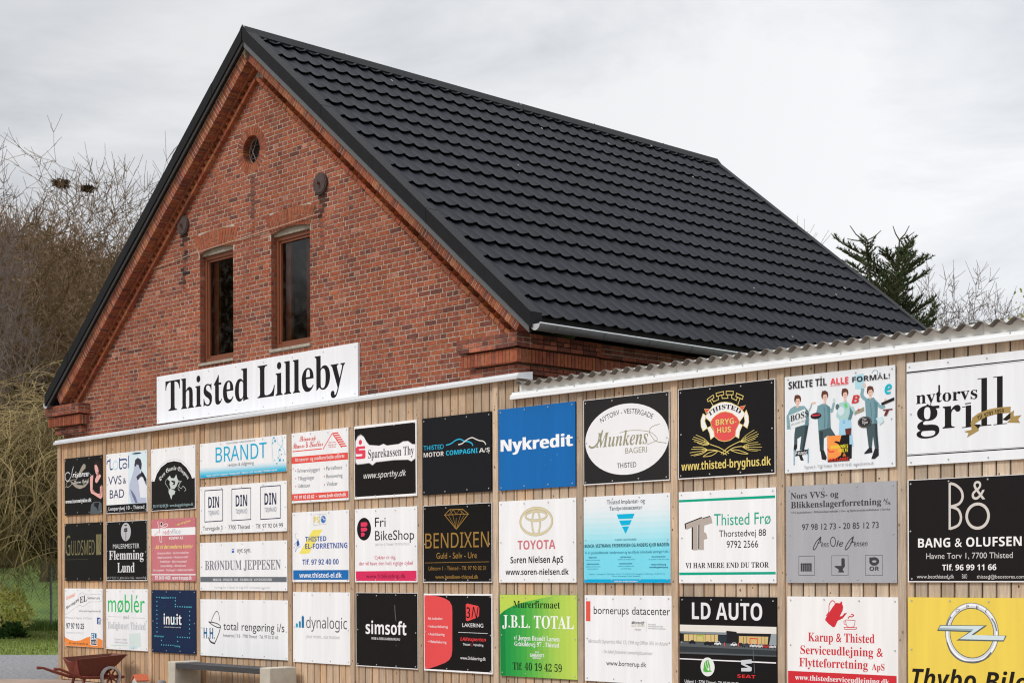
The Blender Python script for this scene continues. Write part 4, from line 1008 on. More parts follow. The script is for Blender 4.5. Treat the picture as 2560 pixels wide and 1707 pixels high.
 ('E',158,793,395,8,8,0),
 ('E',158,801,279,8,8,0),
]),
'munk': ((-12.925,-11.612,2.824,3.816,13.628),163,1,[
 ('E',160,669,498,640,405,0),
 ('A','NYTORV - VESTERGADE','S',161,[284,707,673,787,1064,697],58),
 ('T','Munkens','Rbi',162,196,428,1001,428,173),
 ('L',162,23,0,[86,456,94,451,104,443,116,436,130,432,145,432,161,435,178,441,196,452,215,467,234,487,253,510,269,532,282,557,292,584,300,608,306,625]),
 ('L',162,7,0,[570,576,597,579,636,585,680,589,725,592,772,591,824,588,874,584,919,578,959,572,995,564,1027,555,1056,543,1083,528,1107,509,1126,491,1137,476,1140,466,1137,459,1126,454,1110,447,1083,439,1047,430,1012,422,987,417]),
 ('L',162,8,0,[1172,635,1150,631,1117,626,1083,619,1057,610,1040,599,1028,585,1022,570,1019,556,1023,543,1031,529,1043,516,1056,502,1069,487,1083,471,1100,457,1124,444,1159,434,1202,427,1243,421,1272,416]),
 ('T','BAGERI','S',162,656,332,984,332,65),
 ('T','THISTED','S',161,528,173,823,173,58),
]),
'toy': ((-14.368,-13.049,1.689,2.687,13.628),9,0,[
 ('E',164,651,736,288,178,35),
 ('E',164,651,803,196,72,31),
 ('E',164,651,719,80,161,29),
 ('E',165,651,736,283,175,29),
 ('E',165,651,803,192,69,24),
 ('E',165,651,719,75,157,22),
 ('T','TOYOTA','B',166,331,401,977,401,110),
 ('T','Søren Nielsen ApS','B',167,203,236,1106,236,83),
 ('T','www.soren-nielsen.dk','B',167,116,93,1195,93,74),
]),
'jbl': ((-14.358,-13.035,0.544,1.54,13.628),187,0,[
 ('P',168,[1,992,95,992,103,2,10,2]),
 ('P',169,[95,992,189,992,197,2,103,2]),
 ('P',170,[189,992,282,992,291,2,197,2]),
 ('P',171,[282,992,376,993,385,3,291,2]),
 ('P',172,[376,993,470,993,478,3,385,3]),
 ('P',173,[470,993,564,993,572,3,478,3]),
 ('P',174,[564,993,658,993,666,3,572,3]),
 ('P',175,[658,993,751,994,760,3,666,3]),
 ('P',176,[751,994,845,994,853,3,760,3]),
 ('P',177,[845,994,939,994,947,3,853,3]),
 ('P',178,[939,994,1033,994,1041,3,947,3]),
 ('P',179,[1033,994,1127,995,1135,3,1041,3]),
 ('P',180,[1127,995,1221,995,1228,4,1135,3]),
 ('P',181,[1221,995,1314,995,1322,4,1228,4]),
 ('P',182,[1,993,960,992,726,955,438,909,213,853,72,796,5,750]),
 ('T','Murerfirmaet','R',183,239,837,1041,837,88),
 ('T','J.B.L. TOTAL','R',184,45,596,1267,596,152),
 ('T','v/ Jorgen Brandt Larsen','R',9,249,445,1031,445,57),
 ('L',9,5,0,[380,438,408,482]),
 ('T','Grakildevej 97 . Thisted','R',9,259,373,1022,373,57),
 ('E',9,346,418,7,5,0),
 ('L',185,4,1,[495,317,807,321,803,226,491,223]),
 ('T','BYG','B',9,622,297,681,297,19),
 ('T','GARANTI','B',9,528,250,765,250,38),
 ('T','ORDNING','B',9,574,226,719,226,19),
 ('T','Tlf. 40 19 42 59','R',186,226,82,1067,82,95),
]),
'impl': ((-12.927,-11.601,1.685,2.686,13.628),9,0,[
 ('P',188,[1,999,1320,997,1320,934,1,937]),
 ('P',189,[1,937,1320,934,1321,872,1,875]),
 ('P',190,[1,875,1321,872,1321,810,1,812]),
 ('P',191,[1,812,1321,810,1321,748,2,750]),
 ('P',192,[2,750,1321,748,1322,686,2,688]),
 ('P',193,[2,688,1322,686,1322,624,2,626]),
 ('P',194,[2,626,1322,624,1323,562,2,563]),
 ('P',195,[2,563,1323,562,1323,499,2,501]),
 ('P',196,[2,501,1323,499,1323,437,2,439]),
 ('P',197,[2,439,1323,437,1324,375,2,377]),
 ('P',198,[2,377,1324,375,1324,313,3,314]),
 ('P',199,[3,314,1324,313,1324,251,3,252]),
 ('P',200,[3,252,1324,251,1325,189,3,190]),
 ('P',200,[3,190,1325,189,1325,127,3,128]),
 ('P',201,[3,128,1325,127,1325,64,3,65]),
 ('P',202,[3,65,1325,64,1326,2,3,3]),
 ('P',203,[3,42,1326,42,1326,2,4,2]),
 ('T','Thisted Implantat- og','S',204,369,904,951,904,49),
 ('T','Tandprotesecenter','S',204,407,833,914,833,46),
 ('P',205,[525,785,790,786,794,777,766,731,553,731,546,736]),
 ('P',205,[558,713,755,714,719,659,595,657]),
 ('P',205,[604,643,713,643,665,566,654,564]),
 ('T','KLINISKE TANDTEKNIKERE','S',206,494,481,823,481,24),
 ('T','BUNCH, VESTMANN, FREDERIKSEN OG ANDERS KJÆR MADSEN','B',207,16,409,1308,409,40),
 ('T','Vi er specialuddannede i tandproteser og kan tilbyde individuelle løsninger f.eks.:','S',206,20,335,1312,335,32),
 ('T','Helproteser','B',208,79,287,208,287,18),
 ('T','erstatter alle dine tænder','S',209,34,259,263,259,14),
 ('T','Hybridproteser','B',208,579,288,745,288,17),
 ('T','fastklikkes på naturlige tænder','S',209,536,262,798,262,14),
 ('T','Stål-unitorproteser','B',208,1051,286,1256,286,17),
 ('T','der erstatter en eller flere tænder','S',209,1008,258,1309,258,14),
 ('T','Implantat-proteser','B',208,47,212,250,212,18),
 ('T','fastklikkes på indopererede','S',209,34,183,268,183,14),
 ('T','titanium implantater','S',209,59,157,232,157,14),
 ('T','Immediat-proteser','B',208,562,213,761,213,17),
 ('T','indsættes umiddelbart efter','S',209,543,185,791,185,14),
 ('T','tandudtrækninger','S',209,581,157,745,157,14),
 ('T','Gratis vurdering og','B',208,1047,198,1260,198,17),
 ('T','behandlingsplanlægning','B',208,1019,168,1287,168,17),
 ('T','Nederbro · Vestergade 42 · 7700 Thisted · Tlf. 96 17 73 23/97 92 19 20 · Bredgade 14 · 7760 Hurup · Tlf. 96 17 73 23','S',209,85,94,1248,94,15),
 ('T','Medlem af Landsforeningen af Kliniske Tandteknikere','S',209,448,71,879,71,14),
 ('T','MERE END 30 ÅRS ERFARING!!!','B',9,485,9,844,9,20),
]),
'born': ((-12.916,-11.588,0.544,1.542,13.628),9,0,[
 ('P',210,[22,929,93,928,92,694,21,695]),
 ('T','bornerups datacenter','S',211,145,782,1308,782,88),
 ('T','Microsoft','BI',29,733,674,929,674,34),
 ('T','GOLD CERTIFIED','S',212,732,645,929,645,18),
 ('T','Partner','I',213,780,600,880,600,25),
 ('L',214,3,0,[959,709,958,592]),
 ('T','Microsoft CS','S',215,985,667,1098,667,16),
 ('T','Microsoft Dynamics NAV','S',215,985,646,1204,646,15),
 ('T','Microsoft Business Solutions','S',215,985,623,1239,623,15),
 ('T','Microsoft Dynamics NAV, CS, CRM og Office 365 on Azure','N',216,61,444,1268,444,43),
 ('T','- En lokal forankret samarbejdspartner','I',216,275,331,1050,331,38),
 ('T','www.bornerup.dk','S',217,340,192,952,192,56),
]),
'bryg': ((-11.484,-10.166,2.826,3.819,13.628),223,1,[
 ('L',218,8,1,[413,852,495,893,508,863,424,825]),
 ('L',218,8,1,[536,908,638,919,642,885,542,874]),
 ('L',218,8,1,[674,918,771,910,768,872,674,880]),
 ('L',218,8,1,[814,885,905,847,893,812,805,851]),
 ('L',218,8,0,[493,779,454,838]),
 ('L',218,8,0,[480,854,502,819,572,839,561,876]),
 ('L',218,8,0,[614,879,620,845,698,842,695,878]),
 ('L',218,8,0,[749,873,749,837,813,808,826,843]),
 ('L',218,8,0,[864,829,831,760]),
 ('P',219,[374,752,451,743,398,701]),
 ('P',219,[844,735,933,745,892,693]),
 ('L',218,4,1,[374,752,451,743,398,701]),
 ('L',218,4,1,[844,735,933,745,892,693]),
 ('P',220,[355,701,394,676,379,616,414,541,354,512,328,564,324,631]),
 ('L',218,7,1,[355,701,394,676,379,616,414,541,354,512,328,564,324,631]),
 ('P',220,[946,694,973,627,977,562,956,502,905,534,927,576,912,653]),
 ('L',218,7,1,[946,694,973,627,977,562,956,502,905,534,927,576,912,653]),
 ('P',220,[414,541,458,557,500,497,509,443,460,415,447,478]),
 ('L',218,7,1,[414,541,458,557,500,497,509,443,460,415,447,478]),
 ('P',220,[894,540,850,560,805,487,795,428,844,403,856,473]),
 ('L',218,7,1,[894,540,850,560,805,487,795,428,844,403,856,473]),
 ('P',221,[459,610,490,652,560,691,658,702,755,676,823,627,856,581,844,550,805,487,798,427,726,388,650,380,573,398,510,446,506,507,468,565]),
 ('L',218,7,1,[459,610,490,652,560,691,658,702,755,676,823,627,856,581,844,550,805,487,798,427,726,388,650,380,573,398,510,446,506,507,468,565]),
 ('P',220,[388,657,419,710,490,774,589,801,659,803,742,787,838,741,906,681,929,652,857,579,823,627,755,676,672,701,602,699,532,671,483,636,461,603]),
 ('L',218,7,1,[388,657,419,710,490,774,589,801,659,803,742,787,838,741,906,681,929,652,857,579,823,627,755,676,672,701,602,699,532,671,483,636,461,603]),
 ('A','THISTED','R',222,[445,663,658,730,856,660],48),
 ('T','BRYG-','B',218,532,560,816,560,64),
 ('T','HUS','B',218,552,476,740,476,60),
 ('L',218,8,0,[453,361,477,353,512,342,551,329,587,315,621,298,657,278,689,260,711,248]),
 ('L',218,8,0,[420,302,442,301,474,299,509,296,544,289,581,277,622,261,658,245,684,234]),
 ('L',218,8,0,[861,369,833,360,793,348,750,333,712,318,679,300,648,280,622,261,603,248]),
 ('L',218,8,0,[890,313,869,312,837,312,802,310,767,304,730,290,690,270,653,251,628,237]),
 ('L',218,6,0,[446,365,433,377,415,393,393,412,370,428,341,442,307,456,276,469,254,477]),
 ('L',218,6,0,[446,365,431,373,409,385,384,398,355,411,321,423,281,437,244,449,218,457]),
 ('L',218,6,0,[446,365,430,370,407,376,380,385,350,393,313,404,271,416,231,428,204,436]),
 ('L',218,6,0,[446,365,431,366,410,367,385,369,358,373,325,381,286,392,250,402,225,409]),
 ('L',218,6,0,[446,365,435,362,418,358,399,355,378,356,352,361,322,371,295,380,275,387]),
 ('L',218,4,0,[418,388,421,362]),
 ('L',218,4,0,[395,402,400,364]),
 ('L',218,4,0,[374,414,381,367]),
 ('L',218,6,0,[420,302,406,309,386,320,363,330,337,338,305,342,268,344,234,345,210,346]),
 ('L',218,6,0,[420,302,405,306,383,311,357,315,328,319,293,321,253,321,215,322,189,322]),
 ('L',218,6,0,[420,302,403,301,379,300,351,298,319,296,281,293,237,291,195,288,167,286]),
 ('L',218,6,0,[420,302,404,297,382,290,355,282,325,274,289,269,247,263,208,258,181,255]),
 ('L',218,6,0,[420,302,407,295,389,284,366,272,342,263,313,258,278,254,246,251,224,249]),
 ('L',218,4,0,[389,316,391,288]),
 ('L',218,4,0,[364,321,368,281]),
 ('L',218,4,0,[341,326,346,276]),
 ('L',218,5,0,[863,363,876,375,894,392,916,410,939,426,967,441,1000,455,1030,468,1051,477]),
 ('L',218,5,0,[863,363,879,372,901,383,927,397,955,410,989,422,1029,436,1066,448,1091,457]),
 ('L',218,5,0,[863,363,880,368,904,374,932,382,962,391,999,401,1042,413,1082,424,1110,432]),
 ('L',218,5,0,[863,363,879,364,902,366,929,368,959,372,994,380,1035,391,1074,401,1100,408]),
 ('L',218,5,0,[863,363,877,361,896,356,920,353,945,353,975,359,1011,368,1044,377,1067,383]),
 ('L',218,4,0,[892,387,894,360]),
 ('L',218,4,0,[914,401,918,362]),
 ('L',218,4,0,[935,413,941,364]),
 ('L',218,5,0,[893,307,907,313,927,323,951,332,976,339,1007,342,1043,343,1077,343,1100,343]),
 ('L',218,5,0,[893,307,909,310,932,314,959,318,989,321,1024,321,1066,321,1104,320,1131,319]),
 ('L',218,5,0,[893,307,911,306,935,304,965,302,997,300,1036,297,1081,294,1123,291,1152,289]),
 ('L',218,5,0,[893,307,909,302,933,294,961,286,991,279,1027,273,1069,268,1109,263,1136,260]),
 ('L',218,5,0,[893,307,907,299,926,288,949,276,973,267,1003,261,1038,257,1070,254,1093,252]),
 ('L',218,4,0,[924,319,923,292]),
 ('L',218,4,0,[949,323,947,285]),
 ('L',218,4,0,[972,327,969,279]),
 ('L',218,7,0,[350,232,367,240,391,252,418,264,446,273,477,279,513,284,544,285,558,283,552,275,531,262,502,248,474,238,443,234,407,232,373,232,350,232]),
 ('L',218,7,0,[725,284,745,284,772,283,804,281,835,276,873,265,916,251,952,238,967,230,956,228,924,231,885,236,849,242,816,252,780,264,748,276,725,284]),
 ('T','www.thisted-bryghus.dk','B',218,49,94,1268,94,94),
]),
'fro': ((-11.479,-10.155,1.683,2.686,13.628),9,0,[
 ('P',224,[3,917,1311,919,1311,890,3,891]),
 ('P',224,[4,117,1315,119,1315,92,4,88]),
 ('P',225,[81,654,328,723,334,664,250,639,249,366,183,367,184,622,93,592]),
 ('P',225,[345,711,441,731,461,658,348,634,340,564,374,548,391,490,340,480,339,368,274,369,278,683]),
 ('P',226,[99,647,345,715,351,656,268,631,267,359,201,360,202,615,110,585]),
 ('P',226,[360,704,455,723,475,651,362,627,355,557,388,541,405,483,354,473,354,361,288,362,293,676]),
 ('T','Thisted Frø','S',224,496,623,1253,623,124),
 ('T','Thorstedvej 88','S',227,567,499,1192,499,71),
 ('T','9792 2566','S',227,669,378,1089,378,75),
 ('T','VI HAR MERE END DU TROR','R',228,94,165,1227,165,58),
]),
'ld': ((-11.473,-10.153,0.537,1.535,13.628),259,0,[
 ('T','LD AUTO','B',229,181,753,1137,753,184),
 ('P',230,[4,689,1317,689,1317,595,4,612]),
 ('P',231,[13,594,649,615,656,635,790,627,797,613,1255,616,1255,493,13,502]),
 ('P',232,[4,616,656,617,656,591,542,591,13,594]),
 ('P',233,[542,584,656,584,655,503,542,509]),
 ('P',26,[1249,616,1317,615,1317,493,1221,497]),
 ('P',234,[62,584,538,589,538,509,62,510]),
 ('P',235,[824,582,1212,584,1201,502,824,502]),
 ('L',236,6,0,[129,583,128,503]),
 ('L',236,6,0,[195,584,194,504]),
 ('L',236,6,0,[363,588,362,509]),
 ('L',236,6,0,[442,590,442,511]),
 ('L',236,6,0,[492,591,492,512]),
 ('L',236,6,0,[887,579,886,499]),
 ('L',236,6,0,[928,580,928,500]),
 ('L',236,5,0,[1120,585,1120,505]),
 ('L',236,5,0,[1168,586,1167,506]),
 ('P',237,[4,504,1317,495,1316,378,3,369]),
 ('P',238,[3,451,1316,441,1316,391,3,391]),
 ('L',239,10,0,[243,506,243,574,336,575,336,506]),
 ('L',240,10,0,[972,492,972,561,1068,560,1068,493]),
 ('P',241,[133,485,133,503,150,508,165,522,200,523,215,508,227,504,227,486]),
 ('P',242,[159,508,168,519,197,519,206,508]),
 ('E',243,153,485,9,8,0),
 ('E',243,208,485,9,8,0),
 ('P',241,[345,477,345,495,362,500,377,514,411,515,426,501,437,496,437,478]),
 ('P',242,[371,500,380,511,408,511,417,500]),
 ('E',243,365,477,9,8,0),
 ('E',243,418,478,9,8,0),
 ('P',244,[414,475,414,493,431,498,446,512,480,513,495,499,506,495,506,477]),
 ('P',242,[440,499,449,509,478,510,486,499]),
 ('E',243,434,476,9,8,0),
 ('E',243,487,476,9,8,0),
 ('P',245,[490,480,490,498,508,503,522,517,556,518,570,503,582,499,582,481]),
 ('P',242,[516,503,525,513,553,514,562,503]),
 ('E',243,510,480,9,8,0),
 ('E',243,563,481,9,8,0),
 ('P',245,[713,475,713,493,730,498,744,511,778,512,792,498,803,494,803,476]),
 ('P',242,[739,498,747,508,775,509,783,498]),
 ('E',243,733,475,8,8,0),
 ('E',243,785,476,8,8,0),
 ('P',246,[800,474,800,492,817,497,831,510,864,511,878,497,889,493,889,476]),
 ('P',242,[825,497,834,507,862,508,870,497]),
 ('E',243,820,475,8,8,0),
 ('E',243,871,475,8,8,0),
 ('P',247,[881,471,881,489,898,493,911,507,945,508,958,494,969,490,969,472]),
 ('P',242,[906,494,914,504,942,505,950,494]),
 ('E',243,900,471,8,8,0),
 ('E',243,951,472,8,8,0),
 ('P',248,[969,470,969,488,986,493,1000,506,1033,507,1046,493,1057,489,1057,472]),
 ('P',242,[994,493,1002,503,1030,504,1038,493]),
 ('E',243,988,471,8,8,0),
 ('E',243,1039,471,8,8,0),
 ('P',249,[1057,468,1057,486,1073,491,1087,504,1120,505,1133,491,1144,487,1144,470]),
 ('P',242,[1082,491,1090,501,1117,502,1125,491]),
 ('E',243,1076,469,8,8,0),
 ('E',243,1126,469,8,8,0),
 ('P',250,[1139,467,1139,485,1155,490,1169,503,1201,504,1215,490,1225,486,1225,469]),
 ('P',242,[1163,490,1171,500,1198,501,1206,490]),
 ('E',243,1158,468,8,8,0),
 ('E',243,1208,468,8,8,0),
 ('P',251,[1228,467,1228,484,1244,489,1258,502,1290,503,1303,490,1314,486,1314,468]),
 ('P',242,[1252,489,1260,499,1287,500,1295,489]),
 ('E',243,1247,467,8,8,0),
 ('E',243,1296,468,8,8,0),
 ('L',252,11,0,[630,508,631,464]),
 ('L',252,11,0,[821,513,822,469]),
 ('P',253,[3,319,1313,320,1313,306,3,307]),
 ('E',254,397,237,97,102,0),
 ('P',255,[335,187,350,280,387,310,408,314,433,249,436,204,459,188,375,177]),
 ('L',254,7,0,[364,286,366,277,370,263,374,248,378,236,385,226,392,216,399,209,404,203]),
 ('L',254,7,0,[397,304,398,296,398,284,399,271,402,259,406,248,412,237,418,227,422,221]),
 ('E',254,409,212,14,16,0),
 ('P',256,[855,326,993,339,997,297,902,288,997,253,993,217,976,211,857,207,855,243,949,249,855,281]),
 ('T','SEAT','B',257,804,139,1047,139,35),
 ('L',258,6,0,[1013,458,1015,439,1018,413,1021,382,1024,348,1026,310,1029,265,1032,224,1034,195]),
 ('T','Uglevej 1 · 7700 Thisted · Tlf. 97 92 58 70','S',9,74,53,822,53,34),
]),
'skil': ((-10.039,-8.713,2.824,3.823,13.628),307,0,[
 ('P',260,[862,938,963,949,968,803,937,789,864,803]),
 ('L',261,6,0,[1060,940,1064,946,1070,954,1077,962,1085,967,1095,968,1108,966,1119,962,1127,957,1129,947,1126,934,1123,922,1121,914]),
 ('E',262,163,754,43,48,0),
 ('E',263,165,732,29,37,0),
 ('E',262,499,769,42,47,0),
 ('E',263,502,747,28,36,0),
 ('E',262,743,772,41,46,0),
 ('E',263,745,750,27,36,0),
 ('E',262,1041,770,40,46,0),
 ('E',263,1044,749,27,35,0),
 ('P',264,[123,690,247,682,306,613,299,479,135,469,72,455,26,455,22,591,70,664]),
 ('P',265,[135,473,299,487,279,389,241,228,187,231,208,373,158,349,155,246,115,238,121,400]),
 ('P',266,[173,186,210,184,238,121,199,123]),
 ('P',266,[118,292,158,289,137,224,108,230]),
 ('P',267,[56,597,301,664,340,509,75,455]),
 ('L',268,17,0,[306,624,310,632,317,643,324,654,329,665,333,674,335,683,337,691,338,696]),
 ('E',263,363,702,31,11,0),
 ('L',269,15,0,[118,238,117,79]),
 ('L',269,15,0,[294,243,293,94]),
 ('P',270,[131,221,288,233,288,185,131,170]),
 ('P',271,[409,667,473,686,518,677,562,647,570,434,421,416,411,530]),
 ('L',272,28,0,[562,625,566,619,572,609,579,601,585,603,592,618,599,643,606,668,611,685]),
 ('E',273,611,707,16,25,0),
 ('L',271,28,0,[425,652,420,637,413,615,407,592,406,573,413,562,426,554,438,548,447,544]),
 ('E',274,391,568,67,32,0),
 ('P',275,[334,587,447,583,435,567,344,567]),
 ('P',265,[421,416,570,434,627,356,612,323,536,360,487,333,484,214,439,206]),
 ('P',266,[446,208,487,214,522,134,509,110,461,121]),
 ('P',276,[676,678,764,689,826,626,840,572,813,499,676,509,635,546]),
 ('E',277,653,640,23,30,0),
 ('P',278,[726,665,764,673,779,630,751,611]),
 ('E',279,695,594,40,44,0),
 ('L',276,25,0,[832,626,836,615,841,600,847,584,853,572,859,563,865,557,871,552,875,549]),
 ('P',280,[676,509,813,505,825,353,841,232,762,236,669,351]),
 ('E',281,731,484,16,17,6),
 ('P',282,[744,411,820,417,812,341,752,352]),
 ('P',270,[793,250,824,254,821,112,796,108]),
 ('P',283,[863,579,969,615,970,573,856,544]),
 ('E',284,906,590,15,10,0),
 ('P',271,[980,695,1083,699,1127,644,1121,435,995,438]),
 ('L',285,35,0,[996,680,985,689,969,702,954,716,945,732,944,749,948,768,953,786,957,798]),
 ('E',263,972,831,15,27,0),
 ('L',285,31,0,[1098,662,1111,648,1130,629,1150,609,1167,597,1181,595,1193,599,1203,605,1209,608]),
 ('E',263,1216,657,14,23,0),
 ('P',265,[991,440,1121,440,1125,333,1137,196,1093,194,1072,324,1057,201,1023,203]),
 ('P',266,[1025,203,1059,201,1064,155,969,146,974,160]),
 ('P',266,[1093,194,1137,192,1137,123,1093,91,1052,93]),
 ('P',262,[123,770,131,800,165,803,197,790,205,759,202,731,193,747,184,767,155,763,142,771,134,745,123,738]),
 ('E',286,155,739,5,3,0),
 ('E',286,176,738,5,3,0),
 ('P',287,[156,715,174,714,165,709]),
 ('P',263,[152,703,175,701,181,675,165,663,146,677]),
 ('P',262,[461,785,469,814,502,818,533,804,540,774,538,746,529,762,520,782,492,778,479,785,471,761,461,753]),
 ('E',286,492,755,5,3,0),
 ('E',286,512,753,5,3,0),
 ('P',287,[493,731,511,730,502,725]),
 ('P',263,[489,719,512,717,517,691,502,679,484,693]),
 ('P',262,[706,787,713,816,746,820,776,807,783,777,780,750,772,765,763,785,736,781,723,788,716,763,705,756]),
 ('E',286,735,757,5,3,0),
 ('E',286,755,756,5,3,0),
 ('P',287,[737,734,754,733,745,728]),
 ('P',263,[733,722,755,720,760,694,745,683,728,697]),
 ('P',262,[1005,786,1012,814,1044,818,1073,805,1080,775,1078,748,1069,764,1061,783,1034,779,1022,786,1014,762,1005,755]),
 ('E',286,1034,756,5,3,0),
 ('E',286,1053,755,5,3,0),
 ('P',287,[1035,733,1052,732,1044,727]),
 ('P',263,[1031,721,1053,719,1058,694,1043,683,1026,697]),
 ('P',288,[260,670,306,613,299,479,253,475,272,573]),
 ('P',288,[524,660,562,647,570,434,526,426,542,542]),
 ('P',288,[801,628,840,572,813,499,778,501,803,565]),
 ('P',288,[1086,668,1127,644,1121,435,1085,436,1097,553]),
 ('P',289,[259,466,299,487,279,389,241,228,221,229,247,370]),
 ('P',289,[440,411,475,402,474,334,466,215,439,206]),
 ('P',289,[1092,439,1121,440,1125,333,1137,196,1115,195,1101,322]),
 ('L',290,4,0,[491,652,493,638,496,617,499,593,501,566,501,534,499,497,497,463,495,439]),
 ('L',290,4,0,[1042,651,1044,636,1048,616,1052,592,1054,567,1053,536,1052,502,1050,470,1048,448]),
 ('P',291,[1107,490,1179,505,1200,452,1152,423]),
 ('E',292,977,463,81,56,0),
 ('E',293,977,463,71,49,3),
 ('P',231,[1168,638,1318,683,1318,653,1175,613]),
 ('T','BOSS','R',294,72,531,300,573,63),
 ('T','HUGO BOSS','N',295,82,489,312,532,19),
 ('T','P KUNDE','B',9,138,183,280,183,30),
 ('T','Tin','I',9,951,477,997,477,27),
 ('T','Tiger','I',9,946,445,1019,445,29),
 ('T','B','BI',296,823,661,919,661,80),
 ('T','e','BI',297,1210,721,1290,721,97),
 ('T','T','BI',298,1189,508,1301,508,64),
 ('P',223,[529,352,796,350,796,90,535,89]),
 ('P',299,[529,352,704,351,681,284,637,297,612,288,662,264,712,202,693,149,636,122,537,107]),
 ('L',300,17,0,[533,224,538,217,547,206,556,196,567,190,580,189,594,190,608,193,617,195]),
 ('T','SKILTE TIL','B',301,51,871,525,871,75),
 ('T','ALLE','B',302,570,870,786,870,63),
 ('T','FORMÅL!','B',301,833,872,1268,872,66),
 ('L',302,4,0,[570,858,786,861]),
 ('T',"SKRANNIE'S",'B',303,571,221,781,221,34),
 ('T','SKILTE','B',303,662,180,780,180,34),
 ('T','&','B',304,718,136,758,136,32),
 ('T','REKLAME','B',305,547,95,786,95,30),
 ('T','Tigervej 9 · 7700 Thisted · Tlf. 97 91 14 40 · www.skrannie.dk','N',306,245,36,1081,36,31),
]),
'nors': ((-10.025,-8.7,1.686,2.687,13.628),310,0,[
 ('T','Nors VVS- og','R',308,58,869,645,869,64),
 ('T','Blikkenslagerforretning','R',308,60,773,1149,773,66),
 ('T','A','R',308,1171,803,1203,803,31),
 ('T','/','N',308,1199,775,1223,775,58),
 ('T','S','R',308,1221,770,1254,770,31),
 ('T','VVS-installationer | Blikkenslagerarbejde | Gas- og fjernvarmeinstallationer | Service','R',309,63,717,1252,717,19),
 ('T','97 98 12 73 - 20 85 12 73','I',308,198,544,1119,544,61),
 ('L',308,10,0,[430,468,420,460,405,449,389,435,375,421,363,404,351,385,341,367,336,353,336,345,340,340,347,339,354,341,361,348,370,358,379,371,388,386,400,407,412,434,423,456,430,468,431,461,429,443,425,423,423,409]),
 ('L',308,7,0,[389,404,401,406,419,409,438,412,450,414]),
 ('L',308,10,0,[819,463,810,455,796,443,780,429,766,414,753,397,740,377,729,358,723,345,724,337,729,334,737,334,746,338,756,346,769,359,782,375,793,391,802,411,811,434,818,454,822,463,821,456,817,437,812,416,809,402]),
 ('L',308,7,0,[780,400,793,403,813,406,832,410,846,412]),
 ('E',308,579,417,35,52,9),
 ('T','ens','I',308,436,367,527,367,39),
 ('T','le','I',308,619,369,702,369,61),
 ('T','ensen','I',308,830,368,989,368,38),
 ('L',108,5,1,[157,275,354,276,353,79,156,79]),
 ('L',108,4,1,[562,277,760,275,760,77,561,78]),
 ('L',108,4,1,[964,276,1163,273,1162,76,963,77]),
 ('P',308,[180,203,198,203,198,118,180,118]),
 ('P',308,[204,203,222,203,222,118,203,118]),
 ('P',308,[227,203,246,203,245,118,227,118]),
 ('P',308,[251,203,269,203,269,118,251,118]),
 ('P',308,[275,203,293,203,292,118,274,118]),
 ('P',308,[298,202,316,202,316,118,298,118]),
 ('P',308,[180,194,316,193,316,186,180,187]),
 ('P',308,[679,244,686,249,712,250,719,241,720,167,693,138,712,107,641,107,648,136,608,157,594,172,679,172]),
 ('E',308,1066,214,57,42,30),
 ('P',308,[1010,254,1069,254,1069,229,1010,230]),
 ('T','OR','B',308,1012,122,1121,122,42),
]),
'karup': ((-10.016,-8.688,0.548,1.546,13.628),312,0,[
 ('P',311,[468,762,493,805,567,899,605,936,675,932,689,900,683,861,648,801,677,805,701,833,736,837,685,782,623,755,591,696,566,688,512,723]),
 ('L',311,9,0,[483,805,490,812,499,822,509,834,516,847,518,863,518,881,518,900,520,915,527,929,535,942,545,952,554,958,564,958,574,955,583,949,589,942,592,934,591,924,590,915,589,908]),
 ('P',311,[648,931,659,943,662,953,680,945,672,925]),
 ('L',311,6,0,[718,766,719,757,720,745,722,732,725,721,727,713,730,706,735,701,743,697,756,694,774,693,791,694,804,696,812,699,817,704,820,710,823,717,826,728,828,742,830,755,831,764]),
 ('L',311,6,0,[718,766,831,764]),
 ('L',311,6,0,[718,757,714,757,707,756,701,755,697,752,696,746,697,739,700,731,703,725,709,722,717,722,725,721,730,721]),
 ('L',311,6,1,[697,691,850,691,842,674,704,672]),
 ('L',311,10,0,[747,780,750,785,755,791,760,798,765,803,770,803,776,801,782,799,789,798,797,801,806,806,813,810,815,815,810,818,800,821,788,823,781,825]),
 ('T','Karup & Thisted','R',311,261,541,1057,541,90),
 ('T','Serviceudlejning &','R',311,164,408,1154,408,88),
 ('T','Flytteforretning','R',311,148,279,978,279,90),
 ('T','ApS','R',311,1025,275,1171,275,66),
 ('P',311,[7,227,1308,227,1310,1,6,1]),
 ('T','www.thistedserviceudlejning.dk','R',9,96,138,1225,138,54),
]),
'grill': ((-8.583,-7.259,2.827,3.826,13.628),318,0,[
 ('P',313,[1,913,1239,914,1323,914,1323,903,1239,903,1,899]),
 ('L',314,2,0,[1,892,1323,894]),
 ('P',313,[3,103,1236,104,1323,104,1323,93,1236,93,3,92]),
 ('L',314,2,0,[3,111,1323,111]),
 ('T','nytorvs','R',313,106,593,764,593,112),
 ('P',313,[349,755,367,756,369,645,348,645]),
 ('T','g','R',313,109,350,360,350,220),
 ('T','r','R',313,395,336,587,336,214),
 ('P',313,[641,533,698,536,697,336,640,333]),
 ('L',313,8,0,[601,330,728,335]),
 ('L',313,7,0,[604,524,698,529]),
 ('L',313,10,0,[635,553,695,555]),
 ('P',313,[806,776,864,777,863,334,804,331]),
 ('L',313,7,0,[767,776,864,776]),
 ('L',313,7,0,[761,332,908,335]),
 ('P',313,[967,778,1025,779,1023,336,966,333]),
 ('L',313,7,0,[927,776,1025,778]),
 ('L',313,7,0,[930,334,1066,338]),
 ('P',315,[708,355,801,346,763,293,703,304]),
 ('P',316,[622,292,703,304,692,365,708,402,728,351,763,317,780,292,653,233,671,272]),
